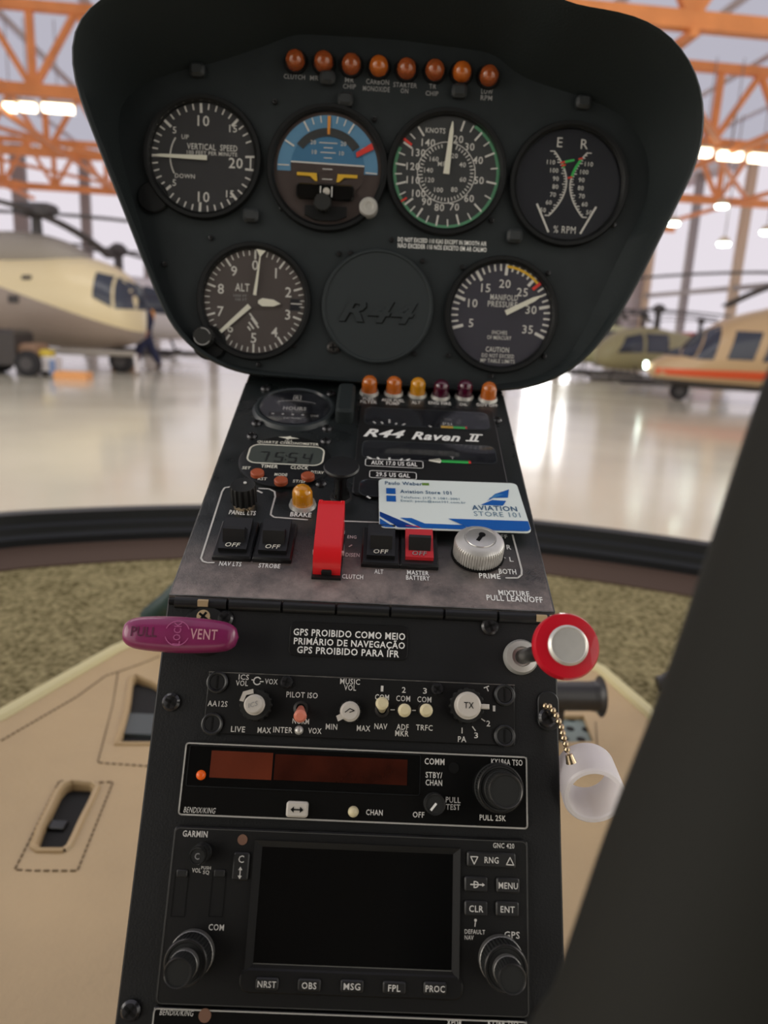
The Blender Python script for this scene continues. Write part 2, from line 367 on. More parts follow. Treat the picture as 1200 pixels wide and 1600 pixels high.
class Th:
    """a thing: an Empty at its base; pl/px/py put it on one of the console planes"""
    def __init__(s, name, label, cat, pl=None, px=0, py=0, z=0, group=None, M=None):
        s.pl = pl; s.pre = None; s.z = z
        if pl: s.u, s.v = pl.uv(px, py, z); M = pl.M(s.u, s.v, z)
        s.obj = bpy.data.objects.new(name, None); s.obj.empty_display_size = .02; C.objects.link(s.obj); s.obj.matrix_world = M
        tag(s.obj, label, cat, group)
    def on(s, pl):
        t = Th.__new__(Th); t.obj = s.obj; t.pl = pl; t.u = t.v = t.z = 0
        t.pre = s.obj.matrix_world.inverted() @ pl.M(); return t
    def L(s, px, py, z=0):
        a, b = s.pl.uv(px, py, s.z+z); return a-s.u, b-s.v
    def R(s, cx, cy, w, h, z=0):
        x, y = s.L(cx, cy, z); return x, y, abs(s.L(cx+w/2, cy, z)[0]-s.L(cx-w/2, cy, z)[0]), abs(s.L(cx, cy+h/2, z)[1]-s.L(cx, cy-h/2, z)[1])
    def Q(s, tl, tr, bl, br, z=0):
        a, b, c, d = (s.L(*p, z) for p in (tl, tr, bl, br)); x0 = (a[0]+c[0])/2; x1 = (b[0]+d[0])/2; y0 = (c[1]+d[1])/2; y1 = (a[1]+b[1])/2
        return (x0+x1)/2, (y0+y1)/2, x1-x0, y1-y0
    def mk(s, mb, name, m, label=None, **k): return mb.build(name, m, s, label, pre=s.pre, **k)
    def cap(s, t, cx, cy, w, h, z=.0003, m='white', shear=0, bold=.012, name='caption', label=None):
        x, y, lw, lh = s.R(cx, cy, w, h, z); mb = MB().text(t, x, y, lw, lh, z, shear, bold); return s.mk(mb, name, m, label, smooth=0)
    def caps(s, rows, **k):
        for r in rows: s.cap(*r, **k)

def screw(th, px, py, r=.0034, m='blackscrew', z=0, slot=False, name='screw', dz=.0024):
    x, y = th.L(px, py, z); T = Matrix.Translation((x, y, z)); mb = MB()
    mb.lathe([(r, 0), (r, dz*.5), (r*.75, dz*.95), (r*.4, dz)], 20, T)
    o = th.mk(mb, name, m); c = MB(); a = random.random()*PI
    for q in ((0,) if slot else (0, PI/2)): c.box((0, 0, dz), (r*(1.7 if slot else 1.2), r*.28, .0003), M=T @ rotz(a+q))
    c.build('screw_recess', 'dark', o, pre=th.pre, smooth=0); return o

def lathe_knob(th, name, x, y, prof, m, flute=None, label=None, seg=32, par=None):
    mb = MB().lathe(prof, seg, Matrix.Translation((x, y, 0)), flute)
    o = mb.build(name, m, par or th, label, pre=th.pre); return o
def kprof(r, z0, z1, c=.0008): return [(r, z0), (r, z1-c), (r-c, z1)]

# ------------------------------------------------------------------ hangar (its long axis is turned a little to the left)
HA = math.radians(5.2); HR = rotz(HA)
def hp(x, y, z): return HR @ Vector((x, y, z))
BX0, BX1, BY, HT = -34, 25, 56, 12.1
floor = MB().prism([(BX0-2, -30), (BX1+2, -30), (BX1+2, BY+1), (BX0-2, BY+1)], -.2, 0).build('floor', 'hangfloor', smooth=0); floor.matrix_world = HR
structure(floor, 'polished beige hangar floor')
def hwall(name, x0, y0, x1, y1, z0, z1, m):
    o = MB().prism([(x0, y0), (x1, y0), (x1, y1), (x0, y1)], z0, z1).build(name, m, smooth=0); o.matrix_world = HR; return structure(o)
hwall('wall_back', BX0, BY, BX1, BY+.3, 0, HT, 'wallw')
hwall('wall_right', BX1, 6, BX1+.3, BY, 0, HT, 'wallw')
hwall('wall_left', BX0-.3, 12, BX0, BY, 0, HT, 'wallw')
roof = MB()
NR = 118
pts = []
for i in range(NR*2+1):
    x = BX0 + (BX1-BX0)*i/(NR*2); pts.append((x, HT + (.09 if i % 2 else 0)))
vs = [(x, -7, z) for x, z in pts]+[(x, BY, z) for x, z in pts]+[(x, -7, z+.12) for x, z in pts]+[(x, BY, z+.12) for x, z in pts]
n = len(pts); fs = []
for i in range(n-1): fs += [(i, i+1, n+i+1, n+i), (2*n+i, 3*n+i, 3*n+i+1, 2*n+i+1)]
nwin = 0
roof.add(vs, fs); o = roof.build('ceiling', 'roof', smooth=0); o.matrix_world = HR; structure(o, 'pale corrugated hangar roof')
def window(x0, y0, x1, y1, z0, z1, m='glow', nm=None):
    global nwin; nwin += 1
    o = MB().prism([(x0, y0), (x1, y0), (x1, y1), (x0, y1)], z0, z1).build(nm or 'window_%d' % nwin, m, smooth=0); o.matrix_world = HR; return structure(o)
step = 4.3
for i in range(16): window(BX0+.7+3.6*i, -6, BX0+3.8+3.6*i, BY-1, HT-.06, HT-.01, 'skylight')
ntr = 0
def trim(mb, m):
    global ntr; ntr += 1
    o = mb.build('trim_%d' % ntr, m, smooth=0); o.matrix_world = HR; return structure(o)
x = BX0 + 1.0
xs = []
while x < BX1: xs.append(x); x += step
for a, b in zip(xs[:-1], xs[1:]):
    if -.5 < (a+b)/2 - 9.5 < 4: continue
    window(a+.3, BY-.12, b-.3, BY-.02, .4, 11.6)
for i, x in enumerate(xs): trim(MB().box((x, BY-.3, HT/2), (.95 if i % 2 else .65, .5, HT-.02)), 'col')
ys = [7+6*i for i in range(9)]
for a, b in zip(ys[:-1], ys[1:]):
    window(BX1-.12, a+.3, BX1-.02, b-.3, .4, 11.6); window(BX0+.02, a+.3, BX0+.12, b-.3, .4, 11.6)
for i, y in enumerate(ys):
    trim(MB().box((BX1-.3, y, HT/2), (.5, .42, HT-.02)), 'col' if i % 2 else 'coltan')
trim(MB().box((BX1-.35, 31, 4.7), (.3, 49, .28)), 'col')
# a bright doorway in the end wall, hidden behind the instrument panel, seen as a reflection in the floor
structure(MB().prism([(0, -.35), (3.4, -.35), (3.4, -.25), (0, -.25)], .02, 7.5).build('door_1', 'doorglow', smooth=0)).matrix_world = HR @ Matrix.Translation((16.3, BY, 0))

# roof trusses
dist_words = ['nearest orange steel roof truss, seen only at the top right', 'second orange roof truss, with lit tubes hanging below it', 'third orange roof truss, far down the hangar', 'farthest orange roof truss close to the end wall']
for ti, ty in enumerate((19.3, 30, 41, 52)):
    t = Th('roof_truss', dist_words[ti], 'roof truss', M=HR @ Matrix.Translation((0, ty, 9.05)), group='orange roof trusses')
    dz = 2.68
    MB().box(((BX0+BX1)/2, 0, 0), (BX1-BX0-.4, .3, .40)).build('bottom_chord', 'truss', t)
    MB().box(((BX0+BX1)/2, 0, dz), (BX1-BX0-.4, .3, .32)).build('top_chord', 'truss', t)
    for k in range(-8, 12):
        x = -10.2+3.2*k
        if x-1.6 < BX0+.3 or x+1.6 > BX1-.3 or abs(x-.5) > ty*.62: continue
        MB().bar((x, 0, .2), (x, 0, dz-.15), .26, .2).build('web_post', 'truss', t)
        for sd in (-1, 1): MB().bar((x+sd*.12, 0, .2), (x+sd*1.55, 0, dz-.15), .24, .2).build('web_diagonal', 'truss', t)
# longitudinal ties under the roof
for i, x in enumerate((-26, -19, -12, -5, 2, 9, 16, 22)):
    o = MB().box((0, 0, 0), (.20, 36, .20)).build('roof_tie', 'truss'); o.matrix_world = HR @ Matrix.Translation((x, 37, 8.73))
    tag(o, 'orange lengthwise roof tie under the trusses, %s' % ['far left', 'second from the left', 'third from the left', 'fourth from the left', 'fourth from the right', 'third from the right', 'second from the right', 'far right'][i], 'roof tie', 'lengthwise roof ties')
for i, (x, y) in enumerate(((-14, 24.5), (-14, 35), (-14, 46), (12, 24.5), (12, 35), (12, 46), (19.5, 46), (19.5, 35), (-21, 46))):
    o = MB().bar((-3.2, -4.2, 0), (3.2, 4.2, 0), .16).build('wind_brace', 'truss'); o.matrix_world = HR @ Matrix.Translation((x, y+.4, 8.95))
    tag(o, 'thin orange diagonal wind brace between roof trusses, %s' % ['left, nearest', 'left, middle', 'left, farthest', 'right, nearest', 'right, middle', 'right, farthest', 'outer right, farthest', 'outer right, middle', 'outer left, farthest'][i], 'brace', 'wind braces')
def at(px, py, Y):
    d = cf + cr*((px-W/2)/FPX) + cu*((H/2-py)/FPX); return CAM + d*((Y-CAM.y)/d.y)
def ground(px, py):
    d = cf + cr*((px-W/2)/FPX) + cu*((H/2-py)/FPX); return CAM + d*(-CAM.z/d.z)
for px, py, w, lab in ((16, 168, .4, 'leftmost of three lit tubes at the left'), (44, 168, .55, 'middle of three lit tubes at the left'), (91, 170, 1.1, 'longest of three lit tubes at the left'),
                       (1100, 239, .5, 'leftmost of three lit tubes at the right'), (1141, 244, .9, 'middle of three lit tubes at the right'), (1189, 248, .9, 'rightmost of three lit tubes at the right')):
    t = Th('tube_lamp', lab + ' under the roof', 'lamp', M=Matrix.Translation(at(px, py, 31)) @ HR, group='warm tube lamps')
    MB().box((0, 0, 0), (w, .3, .26)).build('diffuser', 'lampwarm', t)
    MB().box((0, 0, .19), (w+.1, .4, .1)).build('housing', 'lampcase', t)
    MB().tube([(0, 0, .24), (0, 0, HT-.07-at(px, py, 31).z)], .02, 6).build('hanger', 'col', t)
for px, py, lab in ((1128, 321, 'highest cool round high bay lamp at right'), (1052, 348, 'leftmost cool round high bay lamp beside the panel'), (1131, 380, 'lowest cool round high bay lamp at right'), (1198, 362, 'cool round high bay lamp at the right edge')):
    t = Th('high_bay_lamp', lab, 'lamp', M=Matrix.Translation(at(px, py, 38)), group='cool high bay lamps')
    MB().lathe([(.26, -.12), (.30, 0)], 20).build('diffuser', 'lampgreen', t)
    MB().lathe([(.31, 0), (.2, .25), (.06, .3)], 20).build('reflector', 'lampcase', t)
    MB().tube([(0, 0, .3), (0, 0, HT-.07-at(px, py, 38).z)], .03, 6).build('hanger', 'col', t)

# ------------------------------------------------------------------ aircraft in the hangar
def loft(secs, n=28, e=2.4):
    mb = MB(); vs = []; fs = []
    for x, zb, zt, hw in secs:
        for k in range(n):
            a = 2*PI*k/n; c, s = math.cos(a), math.sin(a)
            vs.append((x, hw*math.copysign(abs(c)**(2/e), c), (zb+zt)/2+(zt-zb)/2*math.copysign(abs(s)**(2/e), s)))
    for i in range(len(secs)-1):
        for k in range(n): j = (k+1) % n; fs.append((i*n+k, i*n+j, (i+1)*n+j, (i+1)*n+k))
    fs += [tuple(range(n)), tuple((len(secs)-1)*n+k for k in range(n))]
    return mb.add(vs, fs)
def smooth_secs(secs, sub=4):
    out = []
    for i in range(len(secs)-1):
        p0, p1, p2, p3 = secs[max(i-1, 0)], secs[i], secs[i+1], secs[min(i+2, len(secs)-1)]
        for j in range(sub):
            t = j/sub
            out.append(tuple(.5*(2*b+(c-a)*t+(2*a-5*b+4*c-d)*t*t+(3*b-a-3*c+d)*t**3) for a, b, c, d in zip(p0, p1, p2, p3)))
    out.append(secs[-1]); return [(x, min(zb, zt-.01), zt, max(hw, .01)) for x, zb, zt, hw in out]
def skin_patch(secs, quad, side, off=.015, e=2.4, n=8):
    """a patch lying on the fuselage side: quad = four (x, z) corners"""
    ss = sorted(secs); mb = MB(); vs = []
    def ysurf(x, z):
        for a, b in zip(ss[:-1], ss[1:]):
            if a[0] <= x <= b[0]:
                t = (x-a[0])/max(1e-6, b[0]-a[0]); zb, zt, hw = (a[i]+(b[i]-a[i])*t for i in (1, 2, 3))
                q = min(.985, abs((z-(zb+zt)/2)/((zt-zb)/2))); return hw*(1-q**e)**(1/e)
        return .1
    for i in range(n+1):
        for j in range(n+1):
            s, t = i/n, j/n
            x = (1-s)*((1-t)*quad[0][0]+t*quad[3][0])+s*((1-t)*quad[1][0]+t*quad[2][0]); z = (1-s)*((1-t)*quad[0][1]+t*quad[3][1])+s*((1-t)*quad[1][1]+t*quad[2][1])
            y = ysurf(x, z); vs.append((x, side*(y+off), z))
    vs += [(x, y-side*off*2, z) for x, y, z in vs]; m = (n+1)**2
    fs = []
    for i in range(n):
        for j in range(n):
            a = i*(n+1)+j; q = (a, a+1, a+n+2, a+n+1); fs += [q, tuple(m+k for k in reversed(q))]
    for i in range(n):
        for (a, b) in (((i)*(n+1), (i+1)*(n+1)), ((i)*(n+1)+n, (i+1)*(n+1)+n), (i, i+1), (n*(n+1)+i, n*(n+1)+i+1)): fs.append((a, b, m+b, m+a))
    return mb.add(vs, fs)
def rotor(t, x, z, hub_r, blades, L, chord=.3, droop=.25, z0=None):
    MB().lathe([(.13, z0 if z0 else z-.7), (.11, z+.05)], 14, Matrix.Translation((x, 0, 0))).build('rotor_mast', 'rotor', t)
    h = MB().lathe([(.12, z-.12), (hub_r, z-.05), (hub_r, z+.1), (hub_r*.4, z+.22)], 18, Matrix.Translation((x, 0, 0))).build('rotor_hub', 'rotor', t)
    for a in blades:
        b = MB(); M = Matrix.Translation((x, 0, z)) @ rotz(math.radians(a)); N = 8; vs = []; fs = []
        for i in range(N+1):
            q = i/N; r = .2+(L-.2)*q; c = chord*(.35 if i == 0 else 1); dz = -droop*q*q
            vs += [(r, -c/2, dz-.02), (r, c/2, dz-.02), (r, c/2, dz+.03), (r, -c/2, dz+.03)]
        for i in range(N):
            for k in range(4): fs.append((4*i+k, 4*i+(k+1) % 4, 4*i+4+(k+1) % 4, 4*i+4+k))
        fs += [(3, 2, 1, 0), (4*N, 4*N+1, 4*N+2, 4*N+3)]
        b.add(vs, fs, M).build('rotor_blade', 'rotor', t)
def wheel(t, x, y, r, w, name='wheel'):
    o = MB().lathe([(r*.55, -w/2), (r*.92, -w/2), (r, -w/4), (r, w/4), (r*.92, w/2), (r*.55, w/2)], 24, Matrix.Translation((x, y, r)) @ Matrix.Rotation(PI/2, 4, 'X')).build(name, 'tyre', t)
    MB().lathe([(r*.5, -w/2-.01), (r*.5, w/2+.01)], 16, Matrix.Translation((x, y, r)) @ Matrix.Rotation(PI/2, 4, 'X')).build('wheel_rim', 'rotor', o)

# large cream helicopter, nose to the right
g = ground(150, 580); sc = (g-CAM).dot(cf)/FPX
def lx(px): return (px-226)*sc
def lz(px, py): return (580+.05*(px-150)-py)*sc*1.02
S = [(lx(px), lz(px, b), lz(px, tp), hw) for px, tp, b, hw in ((-520, 440, 462, .16), (-420, 436, 464, .2), (-300, 428, 470, .3), (-200, 418, 492, .6), (-110, 411, 516, .95), (-40, 409, 530, 1.08), (40, 411, 540, 1.1), (100, 412, 545, 1.1), (150, 416, 547, 1.05), (185, 428, 545, .95), (208, 446, 541, .75), (220, 464, 535, .5), (228, 494, 522, .12))]
S = smooth_secs(S)
gx = ground(226, 584)
t = Th('helicopter', 'large cream and grey helicopter parked at left, nose to the right', 'helicopter', M=Matrix.Translation((gx.x, gx.y, 0)) @ rotz(math.radians(-4)))
loft(S).build('fuselage', split('cream_and_taupe_paint', rgb(226, 208, 166), rgb(150, 134, 122), -.30, lz(226, 522), .4), t)
cw = [(lx(px), lz(px, b), lz(px, tp), hw) for px, tp, b, hw in ((-150, 410, 432, .3), (-90, 384, 440, .6), (0, 377, 440, .7), (60, 379, 440, .7), (105, 389, 440, .6), (135, 404, 436, .4), (150, 416, 432, .15))]
loft(smooth_secs(cw)).build('engine_cowling', 'helitaupe', t)
def win(nm, corners, side):
    skin_patch(S, [(lx(a+20), lz(a, b)) for a, b in corners], side).build(nm, 'heliglass', t)
for sd in (-1, 1):
    win('cockpit_window', ((156, 472), (180, 486), (178, 442), (157, 437)), sd)
    win('cockpit_window', ((184, 488), (213, 489), (206, 456), (181, 443)), sd)
skin_patch(S, [(lx(54), lz(30, 480)), (lx(70), lz(44, 480)), (lx(70), lz(44, 469)), (lx(54), lz(30, 469))], -1).build('exhaust_port', 'helidark', t)
skin_patch(S, [(lx(74), lz(52, 448)), (lx(88), lz(66, 448)), (lx(88), lz(66, 442)), (lx(74), lz(52, 442))], -1).build('air_vent', 'helidark', t)
rotor(t, lx(67), lz(67, 352), .42, (8, 98, 188, 278), 6.2, .32, .5, lz(67, 384))
MB().box((lx(67), 0, lz(67, 345)), (.9, .5, .22), .06).build('hub_cap', 'rotor', t)
for px, y in ((10, -.8), (10, .8), (190, 0)):
    MB().tube([(lx(px), y*.8, lz(px, 535)), (lx(px), y, .3)], .09, 10).build('gear_leg', 'rotor', t); wheel(t, lx(px), y, .3, .24)
MB().prism([(lx(-480), .02), (lx(-520), 1.7), (lx(-560), 1.7), (lx(-545), .02)], -.06, .06, M=Matrix.Translation((0, 0, lz(-500, 440))) @ Matrix.Rotation(PI/2, 4, 'X')).build('tail_fin', 'helitaupe', t)
# tan helicopter with orange stripe, nose to the left
g = ground(1057, 624); sc2 = (g-CAM).dot(cf)/FPX
def rx(px): return (1006-px)*sc2
def rz(px, py): return (624+.05*(px-1057)-py)*sc2
S2 = [(rx(px), rz(px, b), rz(px, tp), hw) for px, tp, b, hw in ((1006, 572, 581, .08), (1016, 563, 592, .3), (1036, 553, 599, .5), (1058, 544, 603, .65), (1080, 524, 606, .78), (1104, 505, 608, .85), (1130, 496, 609, .88), (1165, 488, 611, .9), (1200, 478, 613, .9), (1260, 468, 615, .9), (1330, 472, 612, .8), (1400, 490, 590, .45), (1480, 500, 560, .25), (1640, 510, 545, .14))]
S2 = smooth_secs(S2)
t = Th('helicopter', 'tan helicopter with an orange stripe parked at right, nose to the left', 'helicopter', M=Matrix.Translation((ground(1006, 622).x, ground(1006, 622).y, 0)) @ rotz(math.radians(180-6)))
loft(S2).build('fuselage', split('tan_and_dark_paint', rgb(196, 164, 122), rgb(66, 60, 58), 0.03, rz(1006, 588), .35), t)
def win2(nm, m, corners, side, off=.015): skin_patch(S2, [(rx(a-16), rz(a, b)) for a, b in corners], side, off).build(nm, m, t)
for sd in (1, -1):
    win2('windscreen', 'heliglass', ((1078, 561), (1101, 562), (1113, 513), (1099, 519)), sd)
    win2('cabin_window', 'heliglass', ((1119, 561), (1155, 563), (1164, 523), (1129, 521)), sd)
    win2('cabin_window', 'heliglass', ((1168, 565), (1204, 566), (1210, 523), (1178, 523)), sd)
    win2('front_glazing', 'heliglass', ((1060, 556), (1076, 560), (1096, 522), (1086, 526)), sd)
    win2('chin_window', 'heliglass', ((1045, 556), (1059, 557), (1066, 545), (1052, 549)), sd)
    win2('side_stripe', 'stripe', ((1030, 584), (1216, 594), (1216, 581), (1030, 575)), sd, .02)
MB().lathe([(.09, 0), (.09, .05)], 14, Matrix.Translation((rx(1004), 0, rz(1006, 571))) @ Matrix.Rotation(PI/2, 4, 'Y')).build('landing_light', 'lampgreen', t)
MB().tube([(rx(1055), 0, rz(1055, 601)), (rx(1057), 0, .16)], .05, 10).build('nose_gear_leg', 'cwhite', t); wheel(t, rx(1057), 0, .23, .17, 'nose_wheel')
for sd in (-1, 1):
    MB().tube([(rx(1260), sd*.7, .7), (rx(1262), sd*.9, .25)], .06, 10).build('main_gear_leg', 'cwhite', t); wheel(t, rx(1262), sd*.9, .24, .18, 'main_wheel')
rotor(t, rx(1240), rz(1240, 440), .35, (2, 92, 182, 272), 6.0, .3, .55, rz(1240, 474))
# smaller machines farther back
def small_heli(px, dist, yaw, col, label, k=1.0, blades=(15, 135, 255), m2=None):
    g = at(px, 540, dist); t = Th('helicopter', label, 'helicopter', M=Matrix.Translation((g.x, g.y, 0)) @ rotz(math.radians(yaw)) @ Matrix.Scale(k, 4), group='helicopters far back in the hangar')
    S = smooth_secs([(2.6, .75, 1.0, .1), (2.3, .55, 1.5, .45), (1.5, .45, 1.95, .72), (.4, .45, 2.1, .76), (-.6, .6, 2.0, .66), (-1.5, 1.1, 1.9, .4), (-2.6, 1.35, 1.75, .2), (-5.2, 1.5, 1.72, .1)])
    loft(S).build('fuselage', col, t)
    for sd in (1, -1):
        skin_patch(S, [(1.1, 1.15), (2.1, 1.1), (1.75, 1.7), (1.1, 1.85)], sd).build('cockpit_window', 'heliglass', t)
        skin_patch(S, [(-.1, 1.15), (.95, 1.15), (.95, 1.85), (-.1, 1.85)], sd).build('cabin_window', 'heliglass', t)
        MB().tube([(2.3, sd*.95, .2), (2.0, sd*.95, .05), (-1.3, sd*.95, .05)], .05, 8).build('skid', 'rotor', t)
        for x in (1.2, -.6): MB().tube([(x, sd*.5, .6), (x, sd*.95, .06)], .04, 8).build('skid_strut', 'rotor', t)
    MB().prism([(-4.7, 1.65), (-5.3, 2.7), (-5.7, 2.7), (-5.4, 1.6)], -.04, .04, M=Matrix.Rotation(PI/2, 4, 'X')).build('tail_fin', m2 or col, t)
    rotor(t, 0, 2.75, .25, blades, 4.6, .22, .3, 2.0)
P1 = mat('paint_pale_green', rgb(206, 206, 160), .4); P2 = mat('paint_blue_grey', rgb(110, 122, 150), .4); P3 = mat('paint_olive', rgb(160, 152, 112), .4); P4 = mat('paint_white', rgb(226, 220, 220), .4); P5 = mat('paint_red', rgb(196, 90, 84), .4)
small_heli(958, 31, 172, P1, 'small pale green helicopter beyond the panel edge at right', .95)
small_heli(1022, 26, 200, P3, 'small olive helicopter behind the tan one', .9, (40, 160, 280))
small_heli(1000, 40, 186, P2, 'small blue grey helicopter farther back at right', 1.0, (0, 120, 240), P2)
small_heli(1090, 46, 165, P5, 'red helicopter mostly hidden behind the tan one', 1.0, (20, 140, 260), P4)
small_heli(190, 29, -12, P4, 'white helicopter behind the nose of the cream one', 1.35, (5, 95, 185, 275))

# ------------------------------------------------------------------ things on the floor by the cream helicopter
g = ground(82, 588)
t = Th('ground_cart', 'yellow and white ground cart under the cream helicopter', 'cart', M=Matrix.Translation((g.x, g.y, 0)) @ Matrix.Scale(.62, 4))
MB().box((0, 0, .45), (.5, .6, .5), .05).build('body', 'cwhite', t); MB().box((-.25, 0, .82), (.55, .5, .22), .05).build('lid', 'cyellow', t); MB().box((.16, -.32, .35), (.2, .06, .5), .02).build('side_panel', 'cblue', t)
for x in (-.18, .18): wheel(t, x, -.2, .1, .08)
g = ground(115, 592); t = tag(MB().box((0, 0, .08), (.7, .4, .16), .03).build('step_box', 'plank'), 'low orange step box on the floor by the yellow cart', 'box'); t.matrix_world = Matrix.Translation((g.x, g.y, 0))
g = ground(196, 580); t = Th('crate', 'brown wooden crate under the nose of the cream helicopter', 'crate', M=Matrix.Translation((g.x, g.y, 0)))
MB().box((0, 0, .19), (.55, .5, .38), .02).build('body', 'crate', t); MB().box((0, 0, .41), (.6, .55, .06), .02).build('lid', 'crate', t)
g = ground(140, 584); t = Th('tow_bar', 'white tow bar lying under the cream helicopter', 'tow bar', M=Matrix.Translation((g.x, g.y, 0)))
MB().tube([(-1.1, 0, .5), (1.0, .3, .5)], .07, 10).build('bar', 'helitaupe', t); MB().tube([(1.0, .3, .5), (1.05, .3, .07)], .05, 8).build('foot', 'cwhite', t); MB().tube([(-1.1, 0, .5), (-1.15, 0, .07)], .05, 8).build('foot', 'cwhite', t)
g = ground(45, 586); t = Th('tug', 'dark wheeled tug under the cream helicopter at the left edge', 'tug', M=Matrix.Translation((g.x, g.y, 0)))
MB().box((-.6, 0, .6), (1.1, .9, .75), .08).build('body', 'helidark', t); MB().box((.15, 0, .5), (.4, .6, .4), .06).build('hood', 'crate', t)
for x in (-.8, .2):
    for y in (-.42, .42): wheel(t, x, y, .28, .2)

# walking person in navy coveralls
def skin_body(name, joints, edges, m, parent):
    me = bpy.data.meshes.new(name); me.from_pydata([j[:3] for j in joints], edges, [])
    o = bpy.data.objects.new(name, me); C.objects.link(o)
    sk = o.modifiers.new('skin', 'SKIN'); o.modifiers.new('sub', 'SUBSURF').levels = 2; o.modifiers['sub'].render_levels = 2
    for i, j in enumerate(joints):
        v = me.skin_vertices[0].data[i]; r = j[3]; v.radius = r if isinstance(r, tuple) else (r, r); v.use_root = (i == 0)
    sk.use_smooth_shade = True
    dg = bpy.context.evaluated_depsgraph_get(); dg.update()
    m2 = bpy.data.meshes.new_from_object(o.evaluated_get(dg)); o.modifiers.clear(); o.data = m2
    m2.materials.clear(); m2.materials.append(K[m]); o.parent = parent; return o
g = ground(229, 577)
pr = Th('person', 'person in navy coveralls and orange vest walking beside the cream helicopter', 'person', M=Matrix.Translation((g.x, g.y, 0)) @ rotz(math.radians(24)) @ Matrix.Scale(1.1, 4))
# body faces -X, mid-stride
J = [(0, 0, .95, (.15, .11)), (0, 0, 1.15, (.13, .10)), (.0, 0, 1.38, (.17, .11)), (0, 0, 1.50, .06), (-.02, 0, 1.57, .055), (-.03, 0, 1.66, (.085, .1)), (-.03, 0, 1.75, (.075, .09)),
     (0, -.09, .90, .09), (-.16, -.09, .50, .065), (-.28, -.09, .09, .042), (-.42, -.09, .04, .035),
     (0, .09, .90, .09), (.14, .09, .50, .065), (.34, .09, .12, .042), (.24, .09, .03, .035),
     (0, -.20, 1.42, .06), (.12, -.24, 1.16, .045), (.02, -.25, .93, .034), (-.02, -.25, .85, .036),
     (0, .20, 1.42, .06), (-.14, .24, 1.18, .045), (-.30, .23, 1.02, .034), (-.37, .22, .97, .036)]
E_ = [(0, 1), (1, 2), (2, 3), (3, 4), (4, 5), (5, 6), (0, 7), (7, 8), (8, 9), (9, 10), (0, 11), (11, 12), (12, 13), (13, 14), (2, 15), (15, 16), (16, 17), (17, 18), (2, 19), (19, 20), (20, 21), (21, 22)]
def fingers(base, d, J, E):
    bi = len(J)-1 if base is None else base; bx = J[bi]
    dv = Vector(d).normalized(); sv = Vector((0, 1, 0)).cross(dv).normalized()
    for k, (o_, L_) in enumerate(((-.024, .065), (-.008, .075), (.008, .07), (.024, .055), (-.036, .045))):
        p = Vector(bx[:3]) + sv*o_ + dv*(.03 if k < 4 else -.005); q = p + dv*L_*.55 + (sv*-.02 if k == 4 else Vector()); q2 = q + dv*L_*.45 + Vector((-.012, 0, 0))
        a = len(J); J += [(*p, .009), (*q, .0085), (*q2, .007)]; E += [(bi, a), (a, a+1), (a+1, a+2)]
fingers(18, (-.3, 0, -1), J, E_); fingers(22, (-1, 0, -.4), J, E_)
skin_body('body', J, E_, 'skin', pr.obj)
cj = [(x, y, z, tuple(q*1.45+.02 for q in (r if isinstance(r, tuple) else (r, r)))) for x, y, z, r in J[:23]]
keep = [0, 1, 2, 7, 8, 9, 11, 12, 13, 15, 16, 17, 19, 20, 21]; ix = {k: i for i, k in enumerate(keep)}
skin_body('coveralls', [cj[k] for k in keep], [(ix[a], ix[b]) for a, b in E_ if a in ix and b in ix], 'navy', pr.obj)
skin_body('vest', [(.07, 0, 1.12, (.16, .15)), (.07, 0, 1.28, (.18, .155)), (.06, 0, 1.46, (.19, .15))], [(0, 1), (1, 2)], 'vest', pr.obj)
skin_body('hair', [(-.005, 0, 1.70, (.088, .10)), (-.015, 0, 1.77, (.075, .088))], [(0, 1)], 'hair', pr.obj)
for y, ax in ((-.09, (-.28, .06, -.44)), (.09, (.35, .09, .22))):
    skin_body('boot', [(ax[0], y, ax[1]+.05, .06), (ax[0], y, ax[1]-.005, .055), (ax[2], y, .035, .045)], [(0, 1), (1, 2)], 'boot', pr.obj)

# ------------------------------------------------------------------ cabin: carpet, leather floor cover, windshield
FZ = Z0 - .38
def fl(px, py, z=0):
    d = cf + cr*((px-W/2)/FPX) + cu*((H/2-py)/FPX); p = CAM + d*((FZ+z-CAM.z)/d.z); return p.x, p.y
def nose(x): return 1.418 - .307*x*x - .35*max(0, abs(x)-.75)**2*4
NP = [(-1.12, -.45), (-1.12, -.1), (-1.12, .2), (-1.115, .45), (-1.10, .65), (-1.07, .83), (-1.02, .98)]
NP = NP + [(-.95+1.9*i/46, nose(-.95+1.9*i/46)) for i in range(47)] + [(-x, y) for x, y in reversed(NP)]
NN = len(NP)
def ntan(i):
    a, b = NP[max(i-1, 0)], NP[min(i+1, NN-1)]; return Vector((b[0]-a[0], b[1]-a[1], 0)).normalized()
cpt = MB().prism([(x*.965, y-.035) for x, y in reversed(NP)], FZ-.05, FZ-.012)
o = tag(cpt.build('carpet', 'carpet', smooth=0), 'speckled olive brown cabin carpet around the console foot', 'carpet')
ed = MB(); vs = []; fs = []
for i, (x, y) in enumerate(NP):
    tn = ntan(i); a_, b_ = (x+tn.y*.12, y-tn.x*.12), (x+tn.y*.014, y-tn.x*.014); vs += [(*a_, FZ-.012), (*b_, FZ-.012), (*b_, FZ+.006), (*a_, FZ-.008)]
for i in range(NN-1):
    for k in range(4): fs.append((4*i+k, 4*i+4+k, 4*i+4+(k+1) % 4, 4*i+(k+1) % 4))
ed.add(vs, fs).build('carpet_edging', 'edging', o, 'dark brown edging')
